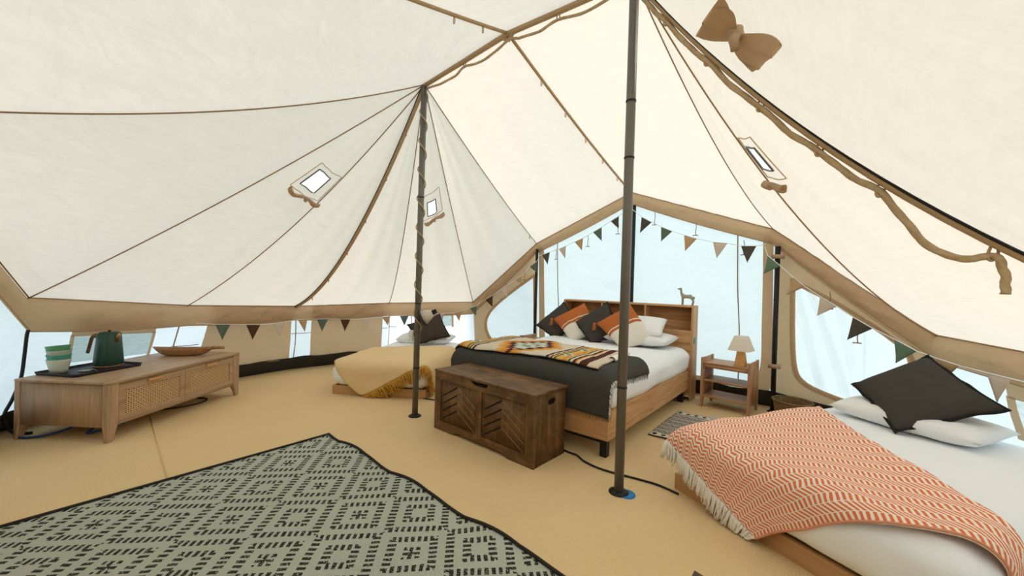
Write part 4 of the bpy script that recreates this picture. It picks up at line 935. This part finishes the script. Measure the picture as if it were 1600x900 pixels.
def frustum(bm, r0, r1, z0, z1):
    A = [bm.verts.new((a*r0, b*r0, z0)) for a, b in ((-1,-1),(1,-1),(1,1),(-1,1))]; B = [bm.verts.new((a*r1, b*r1, z1)) for a, b in ((-1,-1),(1,-1),(1,1),(-1,1))]
    for i in range(4): bm.faces.new([A[i], A[(i+1) % 4], B[(i+1) % 4], B[i]])
    return A, B
bm = new(); A, B = frustum(bm, .046, .028, 0, .15); bm.faces.new(A[::-1]); bm.faces.new(B); obj('base', bm, 'honey', lamp, smooth=False, bevel=.004)
bm = new(); frustum(bm, .092, .050, .145, .285); obj('lamp_shade', bm, 'shade', lamp, smooth=False); obj('stem', tube(new(), [(0,0,.15),(0,0,.20)], .008, 8), 'brass', lamp)

# ------------------------------------------------------------------ basket, mats, card
bk = thing('basket', 'round seagrass wicker basket on the floor beside the right corner post', 'basket', (1.63,2.13,0))
pf = [(0,.004),(.108,.004),(.118,.02),(.128,.10),(.146,.205),(.150,.21),(.144,.215),(.138,.205),(.120,.10),(.108,.012),(0,.012)]
obj('body', lathe(new(), pf, 40), 'wicker', bk)
bm = new(); obj('rim', tube(bm, [(.147*math.cos(R(a)), .147*math.sin(R(a)), .212) for a in range(0, 361, 6)], .008, 10, lobes=3, twist=.7), 'wicker', bk)
def mat_fn(c, z, wv): 
    def fn(a, b): p = quad(c, a, b); return (p[0], p[1], z + wv*abs(nz((p[0]*3, p[1]*3, 0), 1.5, 1)))
    return fn
tag(obj('floor_mat', grid(mat_fn([(.755,.985),(1.10,.985),(1.115,1.765),(.77,1.775)], .004, .012), 20, 40, uv=(.34,.78)), 'mat', solid=.006), 'small black and cream patterned mat between the big bed and right bed', 'rug')
card = thing('folded_card', 'pale grey folded card standing at the corner of the small patterned mat', 'card', (1.125,1.72,.004), R(-35))
bm = new(); vs = [bm.verts.new(p) for p in ((-.07,-.045,.0),(.07,-.045,.0),(.07,-.01,.045),(-.07,-.01,.045),(.07,.045,.0),(-.07,.045,.0))]; bm.faces.new(vs[:4]); bm.faces.new((vs[3],vs[2],vs[4],vs[5])); obj('leaf', bm, 'paper', card, smooth=False, solid=.0015)
# big rug with a wavy long edge
def rugpt(a, b):
    x = -1.05 + 2.55*a; y = -.69 - 1.85*b - .085*a*(1-b) ; wv = .012*math.sin(x*9.5+.6)*math.exp(-b*9)
    return (x, y + wv, .004 + .016*max(0, math.sin(x*9.5+2.0))*math.exp(-b*14)*(a > .08))
rug = tag(obj('large_rug', grid(rugpt, 110, 60), 'rug', solid=.005), 'large sage green rug with dark dashed diamond pattern on the matting', 'rug')
for nm, pts in (('binding', [rugpt(a/110, 0) for a in range(111)]), ('binding', [rugpt(0, b/60) for b in range(61)])):
    obj(nm, tube(new(), [(p[0], p[1], p[2]+.003) for p in pts], .0085, 6), 'rugedge', rug)

# ------------------------------------------------------------------ single beds
def single(label, x, y, rz, w, L, z1, seed):
    t = thing('single_bed', label, 'bed', (x, y, 0), rz)
    for a in ((.0, w, .0, .022), (0, w, L-.022, L)): obj('base_board', bx(a[0], a[1], a[2], a[3], .0, .088), 'pine', t, bevel=.002)
    for a in ((.0, .022), (w-.022, w)): obj('base_board', bx(a[0], a[1], .0222, L-.0222, .0, .088), 'pine', t, bevel=.002)
    obj('slat_deck', bx(.023, w-.023, .023, L-.023, .06, .072), 'pine', t)
    obj('mattress', soft_box(.03, w-.03, .03, L-.03, .074, .26, .05, 8, 0, 1, 0), 'linen', t)
    obj('duvet', soft_box(-.005, w+.005, -.015, L-.02, .080, z1, .09, 28, .014, 2.4, .022, seed), 'linen', t); return t
LR, RR = R(33.1), R(-28)
single('white single bed on a low pine base, left of the big bed', -2.074, -.159, LR, .98, 1.70, .325, 2)
single('white single bed on a low pine base at the right, nearest the viewer', 1.157, .271, RR, 1.17, 1.78, .35, 11)
def tf(x, y, rz): return lambda p: Matrix.Rotation(rz, 4, 'Z') @ Vector(p) + Vector((x, y, 0))
lt_, rt_ = tf(-2.074, -.159, LR), tf(1.157, .271, RR)
# left: mustard throw with fringe
def coons(C0, C1, C2, C3, e03=(0,0), e32=(0,0), e01=(0,0), e12=(0,0)):
    def fn(a, b):
        p = quad([C0, C1, C2, C3], a, b); q = [0, 0]
        for i in range(2): q[i] = p[i] + e01[i]*4*a*(1-a)*(1-b) + e32[i]*4*a*(1-a)*b + e03[i]*4*b*(1-b)*(1-a) + e12[i]*4*b*(1-b)*a
        return q
    return fn
LT = (-.02, 1.0, -.03, 1.8)
cfL = coons((.34,-.345), (1.27,.17), (1.12,1.16), (-.07,.72), e03=(-.15,-.12), e32=(-.03,.06))
def fnL(a, b):
    p, q = cfL(a, b); v_ = drape_pt(p, q, LT, .335, .09, .014); v_.z += abs(nz((p*2, q*2, 3), 2.2, .016)) 
    if q < -.02: v_.y -= abs(nz((p*4, q*2, 1), 1.5, .02))
    return lt_(v_)
mt_ = tag(obj('mustard_throw', grid(fnL, 60, 60, uv=(1.05,1.1)), 'must', solid=.006), 'pale mustard throw with golden fringe draped over the left single bed', 'throw')
def fringe(bm, fn, edge, n, ln, r, droop, jit, down=None, clumps=1):
    for k in range(n):
        f = (k + .5)/n; p, p2 = Vector(fn(*edge(f, 0))), Vector(fn(*edge(f, .03))); d = (p-p2).normalized(); L_ = ln*random.uniform(.8, 1.15)
        j = lambda s: Vector((random.uniform(-s, s), random.uniform(-s, s), random.uniform(-s, s)*.4))
        a = p + d*.002; b = a + d*L_*.5 + j(jit) + Vector((0,0,-droop*L_*.3)); c = a + d*L_ + j(jit*1.6) + Vector((0,0,-droop*L_))
        for q in (b, c): q.z = max(q.z, .010)
        tube(bm, [a, a.lerp(b, .5) + j(jit*.4), b, c], r, 5, r*.7)
bm = new(); fringe(bm, fnL, lambda f, e: (f, e), 170, .080, .0048, .55, .013); fringe(bm, fnL, lambda f, e: (f, e), 90, .065, .0045, .35, .02)
obj('fringe', bm, 'mustfringe', mt_, 'golden mustard fringe', kind='stuff')
cushion('pillow', 'white pillow at the head of the left single bed', 'pillow', [lt_(p) for p in ((.10,1.34,.375),(.84,1.38,.375),(.86,1.74,.40),(.10,1.70,.40))], 'pillow', .080, pinch=.03, seed=13, sharp=.36)
cushion('cushion', 'dark brown cushion tilted on the white pillow of the left single bed', 'cushion', [(-2.666,1.179,.575),(-2.318,1.114,.355),(-2.115,1.466,.45),(-2.482,1.591,.716)], 'charbrown', .065, flange=.013, seed=15)
# right: coral herringbone throw
RT = (-.02, 1.19, -.03, 1.78)
cfR = coons((.52,-.355), (-.06,-.08), (.07,1.27), (1.38,.20), e03=(-.05,.02), e32=(-.04,-.03), e12=(-.07,0))
def fnR(a, b):
    p, q = cfR(a, b); v_ = drape_pt(p, q, RT, .360, .09, .014); v_.z += abs(nz((p*2, q*2, 8), 2.0, .016)) + .010*math.sin(p*6+q*5)**2
    if q < -.02: v_.y -= abs(nz((p*4, q*2, 1), 1.5, .02))
    return rt_(v_)
ht = tag(obj('herringbone_throw', grid(fnR, 80, 110, uv=(.62,1.22)), 'herring', solid=.007), 'coral and cream herringbone throw with white fringe draped over the right single bed', 'throw')
bm = new(); random.seed(3)
for k in range(44):
    f = (k + .5)/44; p, p2 = Vector(fnR(f, 0)), Vector(fnR(f, .02)); d = (p-p2).normalized(); g0 = Vector((random.uniform(-.012,.012), random.uniform(-.012,.012), 0))
    for s in range(5):
        o_ = Vector((random.uniform(-.005,.005), random.uniform(-.005,.005), random.uniform(-.003,.003))); L_ = .062*random.uniform(.85, 1.2); a = p + o_
        b = a + d*L_*.5 + Vector((0,0,-.016)) + g0*.5; c = a + d*L_*.75 + Vector((0,0,-.045)) + g0 + o_*1.5
        for q in (b, c): q.z = max(q.z, .012)
        tube(bm, [a, a.lerp(b, .55) + Vector((0,0,.004)), b, c], .0052, 5, .0035)
obj('fringe', bm, 'whitefringe', ht, 'white tasselled fringe', kind='stuff')
obj('hem', tube(new(), [Vector(fnR(0, b/70)) + Vector((0,0,.003)) for b in range(71)], .005, 6), 'coral', ht)
cushion('pillow', 'white pillow at the head of the right single bed', 'pillow', [rt_(p) for p in ((.12,1.27,.405),(.83,1.22,.405),(.86,1.64,.42),(.12,1.68,.42))], 'pillow', .072, pinch=.03, seed=23, sharp=.36)
cushion('cushion', 'large charcoal cushion tilted on the white pillow of the right single bed', 'cushion', [(1.991,1.464,.545),(2.166,1.088,.365),(2.595,1.16,.572),(2.361,1.587,.775)], 'char', .080, flange=.014, seed=25)
# stool whose corner just enters the frame
st = thing('stool', 'dark brown wooden stool corner at the bottom edge of the picture', 'stool', (1.481,-.67,0), 0)
d1 = Matrix.Rotation(R(0), 3, 'Z')
bm = prism(new(), [(0,0),(0,-.33),(.32,-.40),(.32,-.07)], 'z', .175, .20); obj('seat', bm, 'rusticx', st, smooth=False, bevel=.003)
for x, y in ((.03,-.05),(.03,-.31),(.29,-.36),(.29,-.10)): obj('leg', bx(x-.015, x+.015, y-.015, y+.015, 0, .1745), 'rustic', st)
bpy.context.view_layer.update()
